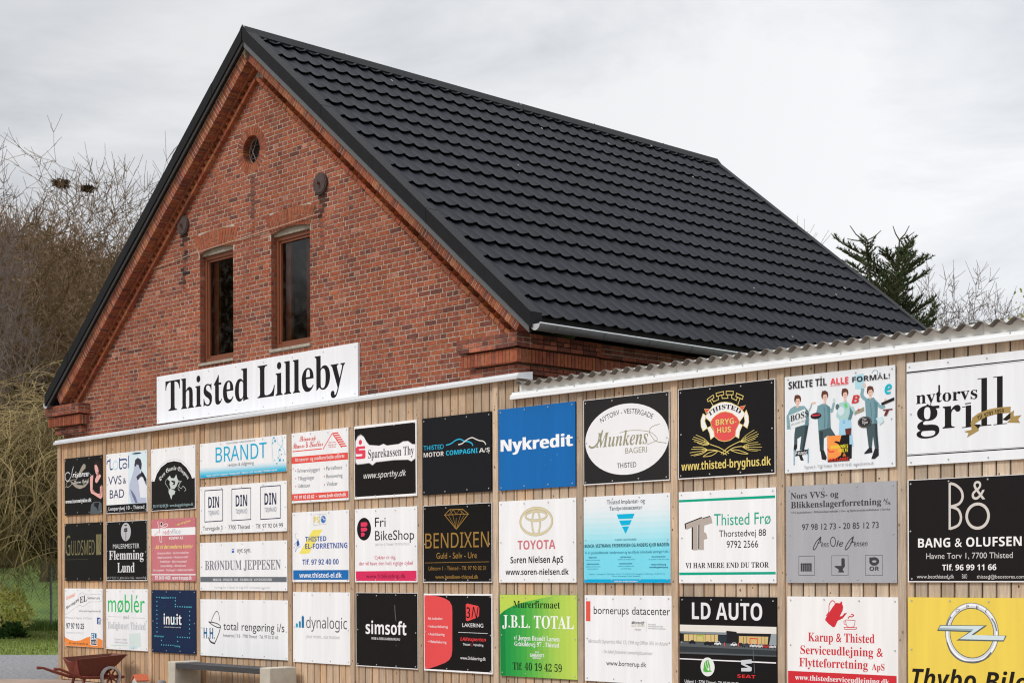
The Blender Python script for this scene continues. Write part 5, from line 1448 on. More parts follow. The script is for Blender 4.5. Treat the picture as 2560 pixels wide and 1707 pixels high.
 ('P',315,[1021,375,1101,434,1136,398,1064,362]),
 ('P',316,[1104,434,1138,454,1133,398,1213,404,1179,369,1199,333,1066,345,1101,373]),
 ('P',316,[706,414,774,454,872,481,979,492,1106,490,1101,434,979,434,872,417,785,384,725,350]),
 ('A','Tlf. 9791 1959','B',317,[772,385,909,424,1036,438],43),
]),
'bo': ((-8.577,-7.253,1.693,2.687,13.628),323,2,[
 ('L',319,23,0,[462,947,460,501]),
 ('L',319,25,0,[466,941,476,939,492,936,509,931,525,923,541,913,557,900,573,885,584,870,592,854,597,836,599,818,598,801,593,785,586,770,574,756,560,744,538,735,511,728,485,723,467,720]),
 ('L',319,25,0,[467,720,483,716,506,710,529,702,548,691,561,676,571,657,578,636,581,616,580,597,575,577,566,559,553,543,533,531,507,521,481,514,464,509]),
 ('E',319,755,622,128,128,28),
 ('T','&','S',319,694,778,835,778,175),
 ('T','BANG & OLUFSEN','B',320,115,336,1204,336,88),
 ('T','Havne Torv 1, 7700 Thisted','S',321,205,225,1114,225,55),
 ('T','Tlf. 96 99 11 66','B',322,378,114,947,114,58),
 ('T','www.beothisted.dk','S',321,100,37,506,37,36),
 ('T','B&O','N',321,590,36,643,36,42),
 ('T','thisted@beostores.com','S',321,745,36,1233,36,35),
]),
'opel': ((-8.577,-7.253,0.549,1.547,13.628),334,0,[
 ('E',324,688,665,281,286,55),
 ('E',325,688,665,276,282,44),
 ('E',326,688,665,268,274,15),
 ('L',327,15,0,[426,571,433,554,443,529,455,501,471,477,491,456,514,436,539,419,566,406,594,397,625,392,656,391,687,391,719,393,752,398,783,406,811,416,837,433,860,455,879,476,892,490]),
 ('L',328,12,0,[950,689,946,703,941,723,935,744,928,762,920,776,910,789,902,800,896,808]),
 ('L',328,13,0,[427,731,431,741,436,756,442,772,449,785,455,795,462,804,468,812,473,817]),
 ('P',329,[319,678,352,734,852,741,708,646,1049,650,1020,594,529,591,661,675]),
 ('P',330,[334,689,358,728,818,735,685,648,1035,646,1016,606,561,605,696,686]),
 ('P',331,[334,689,346,706,708,703,696,686]),
 ('A','O    P    E    L','S',332,[530,852,689,902,848,854],29),
 ('T','Thybo Biler','BI',333,44,129,1383,129,189),
]),
'house': ((-22.64,-17.437,4.245,5.004,13.86),336,0,[
 ('T','Thisted Lilleby','R',335,262,182,4917,182,487),
]),
}
# ------------------------------------------------------------------ advertising signs: panels, printed motifs, lettering, screws
ALPHA = {'R': (0x1D400, 0x1D41A, 0x1D7CE), 'Ri': (0x1D434, 0x1D44E, 0), 'Rbi': (0x1D468, 0x1D482, 0), 'C': (0x1D4D0, 0x1D4EA, 0), 'F': (0x1D56C, 0x1D586, 0),
         'B': (0x1D5D4, 0x1D5EE, 0x1D7EC), 'I': (0x1D608, 0x1D622, 0), 'BI': (0x1D63C, 0x1D656, 0), 'N': (0x1D5A0, 0x1D5BA, 0x1D7E2)}
def style(s, st):
    if st not in ALPHA: return s
    U, Lc, D = ALPHA[st]; o = ''
    for ch in s:
        if 'A' <= ch <= 'Z': o += chr(U+ord(ch)-65)
        elif 'a' <= ch <= 'z': o += chr(Lc+ord(ch)-97)
        elif '0' <= ch <= '9' and D: o += chr(D+ord(ch)-48)
        else: o += ch
    return o
INK = {}
def ink(i):
    if i not in INK:
        INK[i] = mat('printed_colour', tuple(.82*v for v in lin(PAL[i])) if sum(PAL[i]) < 240 else lin(PAL[i]), rough=.5, noise=.03, nscale=3, stretch=(1, 1, .25), spec=.18)
    return INK[i]
PANEL_M = {}
def panel_mat(i):
    if i not in PANEL_M:
        c = lin(PAL[i]); c = tuple(.7*v for v in c) if sum(PAL[i]) < 200 else c; PANEL_M[i] = mat('sign_panel_face', c, rough=.5, noise=.065, nscale=2.6, stretch=(3.2, 1, .22), spec=.16, bump=.0006, bscale=3)
    return PANEL_M[i]
M_screw = mat('screw_steel', (.46, .46, .47), rough=.45, metal=.1)
M_edge = mat('panel_edge_white', (.78, .78, .79), rough=.4)
sb = MB(); sb.disc((0, 0, 0), (0, -1, 0), .0085, .005, 8); SCREW = sb.mesh('screw', M_screw)
def ribbon(pts, wd, closed):
    n = len(pts); left = []; right = []; h = wd/2
    for i in range(n):
        a = pts[i-1] if (closed or i > 0) else None; b = pts[(i+1) % n] if (closed or i < n-1) else None; p = pts[i]
        d1 = (Vector(p)-Vector(a)) if a else None; d2 = (Vector(b)-Vector(p)) if b else None
        d1 = d1.normalized() if d1 and d1.length > 1e-9 else None; d2 = d2.normalized() if d2 and d2.length > 1e-9 else None
        if d1 is None and d2 is None: d1 = d2 = Vector((1, 0))
        d1 = d1 or d2; d2 = d2 or d1
        n1 = Vector((-d1.y, d1.x)); n2 = Vector((-d2.y, d2.x)); m = n1+n2
        m = m.normalized() if m.length > .2 else n1
        k = h/max(.45, m.dot(n1)); left.append(Vector(p)+m*k); right.append(Vector(p)-m*k)
    q = [(left[i], right[i], right[(i+1) % n], left[(i+1) % n]) for i in range(n if closed else n-1)]
    return q
def pairs(a): return [(a[i]/1000, a[i+1]/1000) for i in range(0, len(a), 2)]
TEXTS = []   # (curve object, parent sign, placement)
def curve_text(s, f):
    c = bpy.data.curves.new('lettering', 'FONT'); c.body = style(s, f); c.resolution_u = 4
    o = bpy.data.objects.new('lettering', c); COL.objects.link(o); return o
def make_sign(key, label, name='advertising_sign', cat='sign', group='advertising signs on the wooden wall', thick=.018):
    (x0, x1, z0, z1, Y), bgi, edge, items = SIGN_DATA[key]
    W, H = x1-x0, z1-z0
    t = thing(name, label, cat, (x0, Y, z0), group)
    b = MB(); b.box(0, W, 0, thick, 0, H); me = b.mesh('panel', M_edge if edge else panel_mat(bgi)); part_mesh('panel', me, t)
    lay = .0004
    mo = MB(); slots = []; 
    def slot(i):
        if i not in slots: slots.append(i)
        return slots.index(i)
    if edge:
        e = .012; l = e if edge == 2 else e*.7
        mo.face([(l, -lay, e), (W-.006, -lay, e), (W-.006, -lay, H-.006), (l, -lay, H-.006)], mi=slot(-1-bgi))
    k = 1
    for it in items:
        d = -(lay+.00006*k)
        if it[0] == 'P':
            p = pairs(it[2]); tri = tessellate_polygon([[Vector((a, b_, 0)) for a, b_ in p]])
            mo.add([(a, d, b_) for a, b_ in p], tri, mi=slot(it[1])); k += 1
        elif it[0] == 'L':
            p = pairs(it[4])
            for j, q in enumerate(ribbon(p, it[2]/1000, it[3])): mo.face([(v.x, d-.00001*(j % 3), v.y) for v in q], mi=slot(it[1]))
            k += 1
        elif it[0] == 'E':
            cx, cy, rx, ry, wd = [v/1000 for v in it[2:]]; n = 10 if rx < .02 else 44
            if wd:
                f = max(.05, 1-wd/max(ry, 1e-4)); g = max(.05, 1-wd/max(rx, 1e-4))
                for i in range(n):
                    a, b_ = 2*math.pi*i/n, 2*math.pi*(i+1)/n
                    mo.face([(cx+rx*math.cos(a), d, cy+ry*math.sin(a)), (cx+rx*math.cos(b_), d, cy+ry*math.sin(b_)), (cx+g*rx*math.cos(b_), d, cy+f*ry*math.sin(b_)), (cx+g*rx*math.cos(a), d, cy+f*ry*math.sin(a))], mi=slot(it[1]))
            else: mo.face([(cx+rx*math.cos(2*math.pi*i/n), d, cy+ry*math.sin(2*math.pi*i/n)) for i in range(n)], mi=slot(it[1]))
            k += 1
    if mo.f: part_mesh('printed_motif', mo.mesh('printed_motif', [panel_mat(-1-i) if i < 0 else ink(i) for i in slots]), t)
    dt = -(lay+.00006*k+.0001)
    for j, it in enumerate([i for i in items if i[0] in 'TA']): TEXTS.append((curve_text(it[1], it[2]), t, it, dt-.00006*j))
    nx = 5 if W > 2 else 4
    if name == 'advertising_sign':
        xs = [.04+(W-.08)*i/(nx-1) for i in range(nx)]
        pos = [(x, z) for z in (.035, H-.035) for x in xs] + [(.04, H*.5), (W-.04, H*.48)]
    else: pos = [(.06+(W-.12)*i/7, z) for z in (.05, H-.05) for i in range(8)]
    for x, z in pos: part_mesh('screw', SCREW, t, (x+rnd.uniform(-.008, .008), -.0005, z+rnd.uniform(-.006, .006)))
    return t
def finish_texts():
    bpy.context.view_layer.update(); dg = bpy.context.evaluated_depsgraph_get()
    for o, t, it, d in TEXTS:
        me = bpy.data.meshes.new_from_object(o.evaluated_get(dg)); n = len(me.vertices)
        if n:
            co = [0.0]*(3*n); me.vertices.foreach_get('co', co)
            xs = co[0::3]; ys = co[1::3]; a, b = min(xs), max(xs); top = max(ys)
            if it[0] == 'T':
                ax, az, bx, bz, h = [v/1000 for v in it[4:]]
                L_ = math.hypot(bx-ax, bz-az); ca, sa = (bx-ax)/L_, (bz-az)/L_; sx_, sy_ = L_/(b-a), h/top
                for i in range(n):
                    u, v = (xs[i]-a)*sx_, ys[i]*sy_
                    if sa == 0: px, pz = ax+u, az+v
                    else: px, pz = ax+u*ca, az+u*sa+v          # slanted lines keep upright stems
                    co[3*i], co[3*i+1], co[3*i+2] = px, d, pz
            else:
                p = pairs(it[4]); h = it[5]/1000
                (x1, y1), (x2, y2), (x3, y3) = p
                D = 2*(x1*(y2-y3)+x2*(y3-y1)+x3*(y1-y2))
                ux = ((x1*x1+y1*y1)*(y2-y3)+(x2*x2+y2*y2)*(y3-y1)+(x3*x3+y3*y3)*(y1-y2))/D
                uy = ((x1*x1+y1*y1)*(x3-x2)+(x2*x2+y2*y2)*(x1-x3)+(x3*x3+y3*y3)*(x2-x1))/D
                r = math.hypot(x1-ux, y1-uy); a0 = math.atan2(y1-uy, x1-ux); a1 = math.atan2(y3-uy, x3-ux)
                for i in range(n):
                    q = a0+(a1-a0)*(xs[i]-a)/(b-a); rr = r+ys[i]*h/top
                    co[3*i], co[3*i+1], co[3*i+2] = ux+rr*math.cos(q), d, uy+rr*math.sin(q)
            me.vertices.foreach_set('co', co); me.materials.clear(); me.materials.append(ink(it[3])); me.update()
            part_mesh('lettering', me, t)
        bpy.data.objects.remove(o)
LABELS = {
 'fris': 'black sign with a dark-haired woman raising her hand and flowing white script',
 'total': 'white and pale blue sign showing a bearded man under a shower head',
 'slag': 'sign with a black rounded arch, white blackletter arc and an animal head drawing',
 'guld': 'black sign with tall thin olive gold capitals and a small gold square',
 'maler': 'black sign with a paintbrush in a grey oval above white lettering',
 'red': 'faded pink sign with a white stick figure on a white band',
 'sjor': 'white sign with an orange wave along its bottom edge and a ribbon outline',
 'mobl': 'white sign with one big green lower-case word and a faint map',
 'inu': 'navy sign with light blue dotted lines around white lettering',
 'brandt': 'low wide white sign with cyan capitals and a cyan fade along the bottom',
 'din': 'wide white sign with three dark outlined squares side by side',
 'brond': 'wide white sign with grey serif capitals above a grey band',
 'hh': 'wide white sign with a drawing of a tilted bucket left of its lettering',
 'skin': 'white sign with red script, a red gable roof drawing and two red bands',
 'elf': 'white sign with a slanted yellow bar behind blue capitals and a blue bottom band',
 'dyna': 'white sign with three teal bars beside thin grey lower-case lettering',
 'spar': 'black sign with a white cloud-shaped glow and a red dotted S emblem',
 'fri': 'white sign with a black oval holding a pink F and a magenta bottom band',
 'sim': 'black sign with one rounded white lower-case word and a pale streak',
 'motor': 'dark sign with two crossing car outline strokes in light blue and beige',
 'bend': 'black sign with the outline of a gold cut diamond above gold capitals',
 'lak': 'white-edged sign split into a coral red rounded field and a black field',
 'nyk': 'plain blue sign with one heavy white word across the middle',
 'munk': 'charcoal sign filled by a large white oval with looping khaki script',
 'toy': 'white sign with interlocking beige oval rings above red capitals',
 'jbl': 'green and lime shaded sign with white serif capitals',
 'impl': 'white to turquoise shaded sign with a blue striped triangle pointing down',
 'born': 'white sign with an upright red bar at its top left corner',
 'bryg': 'black sign with a gold castle crown, red shield and crossed wheat ears',
 'fro': 'white sign with green stripes at top and bottom and a beige T-shaped emblem',
 'ld': 'black sign with a photo of parked cars before showrooms under big white capitals',
 'skil': 'white sign with four printed women in grey-green work clothes holding things',
 'nors': 'silver grey sign with dark serif lettering and three framed icons along the bottom',
 'karup': 'white sign with a red coffee pot pouring into a cup',
 'grill': 'white sign between double black lines with very tall letters and a gold ribbon',
 'bo': 'black sign with a large thin pale B, O and ampersand emblem',
 'opel': 'yellow sign with a silver ring crossed by a lightning bolt',
}
for k_, l_ in LABELS.items(): make_sign(k_, l_)
make_sign('house', 'long white name sign with black serif lettering on the brick gable', name='name_sign', cat='sign', group=None, thick=.035)
finish_texts()
# ------------------------------------------------------------------ ground
def fr_quad(d0, d1, u0, u1, z):
    return [on_view(u0, d0, z), on_view(u1, d0, z), on_view(u1, d1, z), on_view(u0, d1, z)]
M_lawn = mat('lawn', lin((104, 112, 52)), rough=1, noise=.3, nscale=1.6, color2=lin((78, 98, 38)), bump=.05, bscale=12)
M_gravel = mat('gravel', lin((92, 92, 94)), rough=1, noise=.55, nscale=14, bump=.03, bscale=30, color2=lin((138, 138, 140)), detail=9)
M_pave = mat('paving', lin((142, 124, 112)), rough=1, noise=.2, nscale=3, bump=.006, bscale=30)
M_hill = mat('bank_grass', lin((92, 112, 48)), rough=1, noise=.4, nscale=.6, color2=lin((70, 90, 40)), bump=.1, bscale=6)
gm = MB(); gm.face([(-420, -120, 0), (420, -120, 0), (420, 520, 0), (-420, 520, 0)]); kind(gm.build('ground', M_lawn), 'structure')
gv = MB(); gv.face([on_view(-900, 24, .006), on_view(1500, 22.0, .006), on_view(1500, 28, .006), on_view(600, 36, .006), on_view(-900, 38.2, .006)]); 
kind(gv.build('gravel_path', M_gravel), 'structure')
pv = MB(); pv.face([(-48, -20, .012), (10, -20, .012), (10, 13.64, .012), (-25.4, 13.64, .012), (-48, -3.7, .012)]); kind(pv.build('pavement', M_pave), 'structure')
# grassy bank rising behind the wire fence
hb = MB(); ds = [57, 62, 68, 76, 88, 105, 130, 170, 260]; hz = [-.05, .75, 2.0, 3.4, 4.6, 5.4, 6.0, 6.6, 7.2]; us = list(range(-2600, 4300, 140))
g_ = [[(lambda p, z: (p[0], p[1], z+.25*math.sin(p[0]*.3)*min(1, z) if z > 0 else z))(on_view(u, d, 0), z) for u in us] for d, z in zip(ds, hz)]
for i in range(len(ds)-1):
    for j in range(len(us)-1): hb.face([g_[i][j], g_[i][j+1], g_[i+1][j+1], g_[i+1][j]])
kind(hb.build('hill', M_hill, smooth=True), 'structure')
def hill_z(d):
    for (a, za), (b, zb) in zip(zip(ds, hz), zip(ds[1:], hz[1:])):
        if a <= d <= b: return za+(zb-za)*(d-a)/(b-a)
    return 0
gr = MB()
for _ in range(9000):
    d = rnd.uniform(36.8, 56); u = rnd.uniform(-250, 260); x, y, _z = on_view(u, d, 0); a = rnd.uniform(0, 6.3); h = rnd.uniform(.03, .09)*(1.8 if d > 53 else 1); k = .012
    f = rnd.uniform(.7, 1.4); gr.face([(x-k*math.cos(a), y-k*math.sin(a), 0), (x+k*math.cos(a), y+k*math.sin(a), 0), (x+rnd.uniform(-.03, .03), y+rnd.uniform(-.03, .03), h)], tuple(v*f for v in lin((112, 126, 54))))
kind(gr.build('grass', mat('grass_blades', (1, 1, 1), rough=.9, attr='Tint')), 'stuff')
wg = MB()
for _ in range(5000):
    d = rnd.uniform(53.4, 58); u = rnd.uniform(-80, 260); x, y, _z = on_view(u, d, 0); a = rnd.uniform(0, 6.3); h = rnd.uniform(.1, .38); k = .02
    f = rnd.uniform(.6, 1.35); wg.face([(x-k*math.cos(a), y-k*math.sin(a), 0), (x+k*math.cos(a), y+k*math.sin(a), 0), (x+rnd.uniform(-.1, .1), y+rnd.uniform(-.1, .1), h)], tuple(v*f for v in lin((92, 116, 46))))
kind(wg.build('ground_cover', mat('weeds', (1, 1, 1), rough=.9, attr='Tint')), 'stuff')
# ------------------------------------------------------------------ wheelbarrow
M_red = mat('red_brown_paint', lin((94, 44, 30)), rough=.55, noise=.22, nscale=5, stretch=(1, 6, 6), bump=.001, bscale=30)
M_red2 = mat('red_paint', lin((118, 54, 42)), rough=.6, noise=.2, nscale=8)
M_tyre = mat('grey_wheel_rim', lin((168, 164, 162)), rough=.7, noise=.12, nscale=9)
wbx, wby = -23.30, 12.62
wb_ = thing('wheelbarrow', 'old red-brown wooden wheelbarrow with spoked wheel standing before the wall', 'wheelbarrow', (wbx+.2, wby+.4, 0))
def board(pts, th, name, parent, m):
    b = MB(); a, c, d = Vector(pts[0]), Vector(pts[1]), Vector(pts[2]); nrm = (c-a).cross(d-a).normalized()*th; b.prism(pts, nrm); return b.build(name, m, parent)
X0, X1, Y0, Y1 = wbx+.02, wbx+.28, wby+.08, wby+.50
top = [(X0-.15, wby, .50), (X1+.04, wby, .485), (X1+.06, wby+.86, .535), (X0-.13, wby+.86, .535)]; bot = [(X0, Y0, .20), (X1, Y0, .19), (X1, Y1, .21), (X0, Y1, .22)]
dip = [bot[0], bot[1], top[1]]+[(top[1][0]+(top[0][0]-top[1][0])*t, top[1][1], top[1][2]+(top[0][2]-top[1][2])*t-.055*math.sin(math.pi*t)) for t in (.15, .3, .45, .6, .75, .88)]+[top[0]]
board(dip, .018, 'rear_board', wb_, M_red2)
board([bot[1], bot[2], top[2], top[1]], .018, 'side_board', wb_, M_red); board([bot[3], bot[0], top[0], top[3]], .018, 'side_board', wb_, M_red)
board([bot[2], bot[3], top[3], top[2]], .018, 'front_board', wb_, M_red); board([bot[0], bot[3], bot[2], bot[1]], .018, 'tray_floor', wb_, M_red)
for xx, k in ((X0-.03, -.10), (X1+.03, .10)):
    h_ = MB(); h_.tube([(xx+.02, wby+.82, .17), (xx, wby+.45, .175), (xx+k*.3, wby+.05, .195), (xx+k*.8, wby-.22, .29), (xx+k*1.1, wby-.36, .345), (xx+k*1.2, wby-.46, .35)], [.024, .026, .026, .023, .02, .026], 7); h_.build('handle', M_red2, wb_)
    l_ = MB(); l_.tube([(xx, wby+.12, .18), (xx+k*.3, wby+.08, 0)], [.026, .02], 6); l_.build('leg', M_red2, wb_)
WC = Vector((X1+.075, wby+.56, .175)); wr = MB(); r = .175
for i in range(28):
    a0, a1 = 2*math.pi*i/28, 2*math.pi*(i+1)/28
    P4 = lambda a, rr, x: (WC.x+x, WC.y+rr*math.cos(a), WC.z+rr*math.sin(a))
    for fa in ([P4(a0, r, -.03), P4(a1, r, -.03), P4(a1, r, .03), P4(a0, r, .03)], [P4(a0, r, .03), P4(a1, r, .03), P4(a1, r-.035, .03), P4(a0, r-.035, .03)], [P4(a0, r, -.03), P4(a0, r-.035, -.03), P4(a1, r-.035, -.03), P4(a1, r, -.03)], [P4(a0, r-.035, -.03), P4(a0, r-.035, .03), P4(a1, r-.035, .03), P4(a1, r-.035, -.03)]): wr.face(fa)
wh = wr.build('wheel', M_tyre, wb_)
for i in range(8):
    a = 2*math.pi*i/8+.2; sp = MB(); sp.tube([(WC.x, WC.y, WC.z), (WC.x, WC.y+(r-.03)*math.cos(a), WC.z+(r-.03)*math.sin(a))], [.016, .012], 5); sp.build('spoke', M_red2, wh)
hb_ = MB(); hb_.disc(WC-Vector((.10, 0, 0)), (1, 0, 0), .03, .16, 10); hb_.build('axle', M_red2, wh)
# ------------------------------------------------------------------ bench
M_conc = mat('cast_concrete', lin((186, 180, 166)), rough=.95, noise=.14, nscale=7, bump=.003, bscale=40)
M_slat = mat('dark_slats', lin((62, 62, 64)), rough=.75, noise=.2, nscale=8, stretch=(1, 8, 8))
bn = thing('bench', 'concrete bench with dark seat slats standing against the board wall', 'bench', (-19.8, 13.3, 0))
for x0, x1 in ((-21.12, -20.92), (-18.72, -18.47)):
    b_ = MB(); b_.box(x0, x1, 13.10, 13.56, 0, .495); o = b_.build('end_block', M_conc, bn)
    bv = o.modifiers.new('b', 'BEVEL'); bv.width = .012; bv.segments = 2
for i in range(4):
    b_ = MB(); b_.box(-20.93, -18.70, 13.12+i*.098, 13.12+i*.098+.09, .40, .475); b_.build('seat_slat', M_slat, bn)
# ------------------------------------------------------------------ miniature house and stone posts at the wall foot
mh = thing('miniature_house', 'tiny white model house with orange roof on the ground beside the bench', 'model house', (-22.45, 13.40, 0))
b_ = MB(); b_.prism([(-22.53, 13.33, 0), (-22.40, 13.33, 0), (-22.40, 13.33, .13), (-22.465, 13.33, .20), (-22.53, 13.33, .13)], (0, .2, 0)); b_.build('wall', mat('white_wash', lin((206, 204, 198)), rough=.9, noise=.1, nscale=20), mh)
b_ = MB(); b_.prism([(-22.55, 13.31, .125), (-22.465, 13.31, .217), (-22.38, 13.31, .125), (-22.38, 13.31, .14), (-22.465, 13.31, .235), (-22.55, 13.31, .14)], (0, .24, 0)); b_.build('roof', mat('orange_tile', lin((206, 110, 78)), rough=.85, noise=.2, nscale=40), mh)
b_ = MB(); b_.box(-22.49, -22.44, 13.322, 13.33, .03, .1); b_.build('window', M_black, mh)
sp = MB(); sp.tube([(-21.62, 13.3, 0), (-21.62, 13.3, .12), (-21.62, 13.3, .17), (-21.62, 13.3, .19)], [.085, .085, .06, .02], 14)
tag(sp.build('stone_post', mat('grey_stone', lin((128, 128, 128)), rough=.95, noise=.2, nscale=14)), 'short rounded grey stone left of the concrete bench', 'stone')
b_ = MB(); b_.disc((-22.78, 13.36, 0), (0, 0, 1), .05, .07, 12); b_.disc((-22.78, 13.36, .07), (0, 0, 1), .056, .014, 12); b_ = b_.build('flower_pot', mat('terracotta', lin((170, 84, 62)), rough=.9)); tag(b_, 'little terracotta pot on the ground before the board wall', 'pot')
# ------------------------------------------------------------------ wire fence, shrubs, trees
M_galv = mat('galvanised_post', lin((134, 144, 146)), rough=.5, noise=.1, nscale=6, metal=.3)
M_wire = mat('fence_wire', lin((120, 122, 120)), rough=.6, metal=.3)
fo = on_view(128, 54.5, 0); fence = thing('wire_fence', 'tall chain-link fence with angled post tops behind the lawn', 'fence', fo)
fd = (Vector(on_view(-700, 52, 0))-Vector(on_view(128, 54.5, 0))).normalized(); fn = Vector((-fd.y, fd.x, 0))
if fn.dot(cF) < 0: fn = -fn
for i, s_ in enumerate((-3.0, 0, 3.0, 6.0, 9.0)):
    p = Vector(fo)+fd*s_; b_ = MB(); b_.tube([p, p+Vector((0, 0, 2.75)), p-fd*.55+Vector((0, 0, 3.2))], .04, 8); b_.build('post', M_galv, fence)
wm = MB(); H = 2.7; st = .13; Lf = 12.0; k = -H
while k < Lf:
    for sg in (1, -1):
        a0, z0, a1, z1 = k, 0, k+H, H
        if a0 < 0: z0 = -a0; a0 = 0
        if a1 > Lf: z1 = H-(a1-Lf); a1 = Lf
        if a1 > a0:
            q = [(a0, z0), (a1, z1)]
            if sg < 0: q = [(Lf-a, z) for a, z in q]
            wm.tube([Vector(fo)+fd*(a-3.0)+Vector((0, 0, z)) for a, z in q], .0035, 3, cap=False)
    k += st
for z in (.05, 1.4, 2.7): wm.tube([Vector(fo)+fd*-3.0+Vector((0, 0, z)), Vector(fo)+fd*9.0+Vector((0, 0, z))], .006, 4)
wm.build('mesh', M_wire, fence)
def rot_about(v, axis, a): return Matrix.Rotation(a, 3, axis) @ v
def grow(R, base, height, r0, levels, spread, up=.25, kids=(2, 3), first=.3, shrink=.74, minr=.011, wig=.12, sides=(7, 5, 4, 3), side_twigs=2, droop=0.0, trunk_bits=1, lean=(0, 0)):
    """a leafless tree: returns (trunk mesh builder, crown mesh builder) in local coordinates"""
    trunk, crown = MB(), MB()
    def br(p, d, L, r, lv):
        n = 4 if lv < 3 else (3 if lv < levels-1 else 2); pts = [p]; rad = [r]; q = p.copy(); dd = d.copy(); r1 = max(minr*.7, r*.68)
        for i in range(n):
            dd = (dd+Vector((R.uniform(-1, 1), R.uniform(-1, 1), R.uniform(-.7, .7)))*wig+Vector((0, 0, up*(.4 if lv else .2)-droop*lv*.12))).normalized(); q = q+dd*(L/n); pts.append(q.copy()); rad.append(r+(r1-r)*(i+1)/n)
        (trunk if lv < trunk_bits else crown).tube(pts, rad, sides[min(lv, len(sides)-1)], cap=False)
        if lv >= levels: return
        m = R.choice(kids); ph = R.uniform(0, 6.28)
        for i in range(m):
            ax = dd.orthogonal(); ax = rot_about(ax, dd, ph+i*6.28/m+R.uniform(-.5, .5)); a = spread*R.uniform(.6, 1.25)*(0.55 if i == 0 and lv < 3 else 1)
            br(q, rot_about(dd, ax, a).normalized(), L*shrink*R.uniform(.8, 1.2), max(minr, r1*(.86 if i == 0 else .7)), lv+1)
        if lv > 0:
            for _ in range(side_twigs):
                i = R.randrange(1, len(pts)); ax = rot_about(dd.orthogonal(), dd, R.uniform(0, 6.28)); br(pts[i], rot_about(dd, ax, R.uniform(.5, 1.1)).normalized(), L*.5*R.uniform(.7, 1.2), max(minr, rad[i]*.42), max(lv+2, levels-2))
    br(Vector((0, 0, 0)), Vector((lean[0], lean[1], 1)).normalized(), height*first, r0, 0)
    zmax = sorted(v[2] for v in crown.v)[int(len(crown.v)*.982)]; k = height/zmax
    for m in (trunk, crown): m.v = [(x*k, y*k, z*k) for x, y, z in m.v]
    return trunk, crown
M_bark = mat('bark', lin((78, 68, 56)), rough=1, noise=.3, nscale=5, color2=lin((66, 66, 50)))
M_twig = mat('bare_twigs', lin((112, 90, 68)), rough=1)
M_twig2 = mat('pale_twigs', lin((112, 98, 94)), rough=1)
M_willow = mat('willow_twigs', lin((100, 86, 62)), rough=1, noise=.35, nscale=1.6, color2=lin((156, 138, 92)))
PROTO = {}
def tree(proto, loc, rot, scale, label, group, name='bare_tree', twig=None):
    tm, cm_ = PROTO[proto]; o = thing(name, label, 'tree', loc, group); o.rotation_euler = (0, 0, rot); o.scale = (scale[0], scale[0], scale[1])
    part_mesh('trunk', tm, o); part_mesh('crown', cm_ if twig is None else twig, o); return o
R1 = random.Random(11)
for key, args in (('rook', dict(height=16, r0=.30, levels=8, spread=.58, up=.09, first=.20, shrink=.79, minr=.0085, side_twigs=2, wig=.26, kids=(2, 2, 3))),
                  ('rook_wide', dict(height=15, r0=.27, levels=8, spread=.62, up=.09, first=.14, shrink=.81, minr=.0085, side_twigs=2, wig=.27, kids=(3, 2, 2))),
                  ('airy', dict(height=12, r0=.2, levels=8, spread=.55, up=.07, first=.16, shrink=.80, minr=.0065, side_twigs=2, wig=.24, kids=(2, 2, 3)))):
    a, b = grow(R1, None, **args); PROTO[key] = (a.mesh('trunk', M_bark), b.mesh('crown', M_twig2 if key == 'airy' else M_twig)); print('tree', key, len(b.f), max(v[0] for v in b.v), min(v[0] for v in b.v))
GB = 'bare trees on the bank left of the house'
def bank(u, d): return on_view(u, d, hill_z(d)-.1)
for (pr, u, d, rot, s, lab) in (('rook', 120, 66, .3, (1.05, 1.0), 'bare tree at far left with a dark nest high in its crown'),
        ('rook_wide', 225, 64, 2.1, (1.0, 1.02), 'bare tree with a smaller nest, next to the roof slope'),
        ('rook', 310, 68, 4.0, (1.05, .97), 'forked bare tree directly behind the left roof verge'),
        ('rook_wide', 20, 70, 1.2, (1.05, 1.04), 'broad bare tree cut by the left edge of the picture'),
        ('rook_wide', 400, 74, 5.2, (1.0, .96), 'bare tree mostly hidden by the left roof slope')):
    tree(pr, bank(u, d), rot, s, lab, GB)
tree('airy', on_view(-75, 50, 0), .8, (.62, 1.2), 'slender tall bare tree reaching highest at the left edge', None, name='slender_tree')
# rook nests
for (u, d, z, r, lab) in ((155, 66, 18.0, .28, 'large dark twig nest in a bare tree top'), (222, 64, 17.3, .21, 'smaller twig nest right of the large nest')):
    c = Vector(on_view(u, d, z)); b_ = MB()
    for _ in range(260):
        a = rnd.uniform(0, 6.28); e = rnd.uniform(-1, .5); p = c+Vector((math.cos(a)*r*math.sqrt(1-e*e*.8), math.sin(a)*r*math.sqrt(1-e*e*.8), e*r*.75))*rnd.uniform(.5, 1); q = p+Vector((rnd.uniform(-1, 1), rnd.uniform(-1, 1), rnd.uniform(-.5, .6)))*r*.7; b_.tube([p, q], .022, 3, cap=False)
    tag(b_.build('bird_nest', mat('nest_twigs', lin((54, 42, 36)), rough=1)), lab, 'nest')
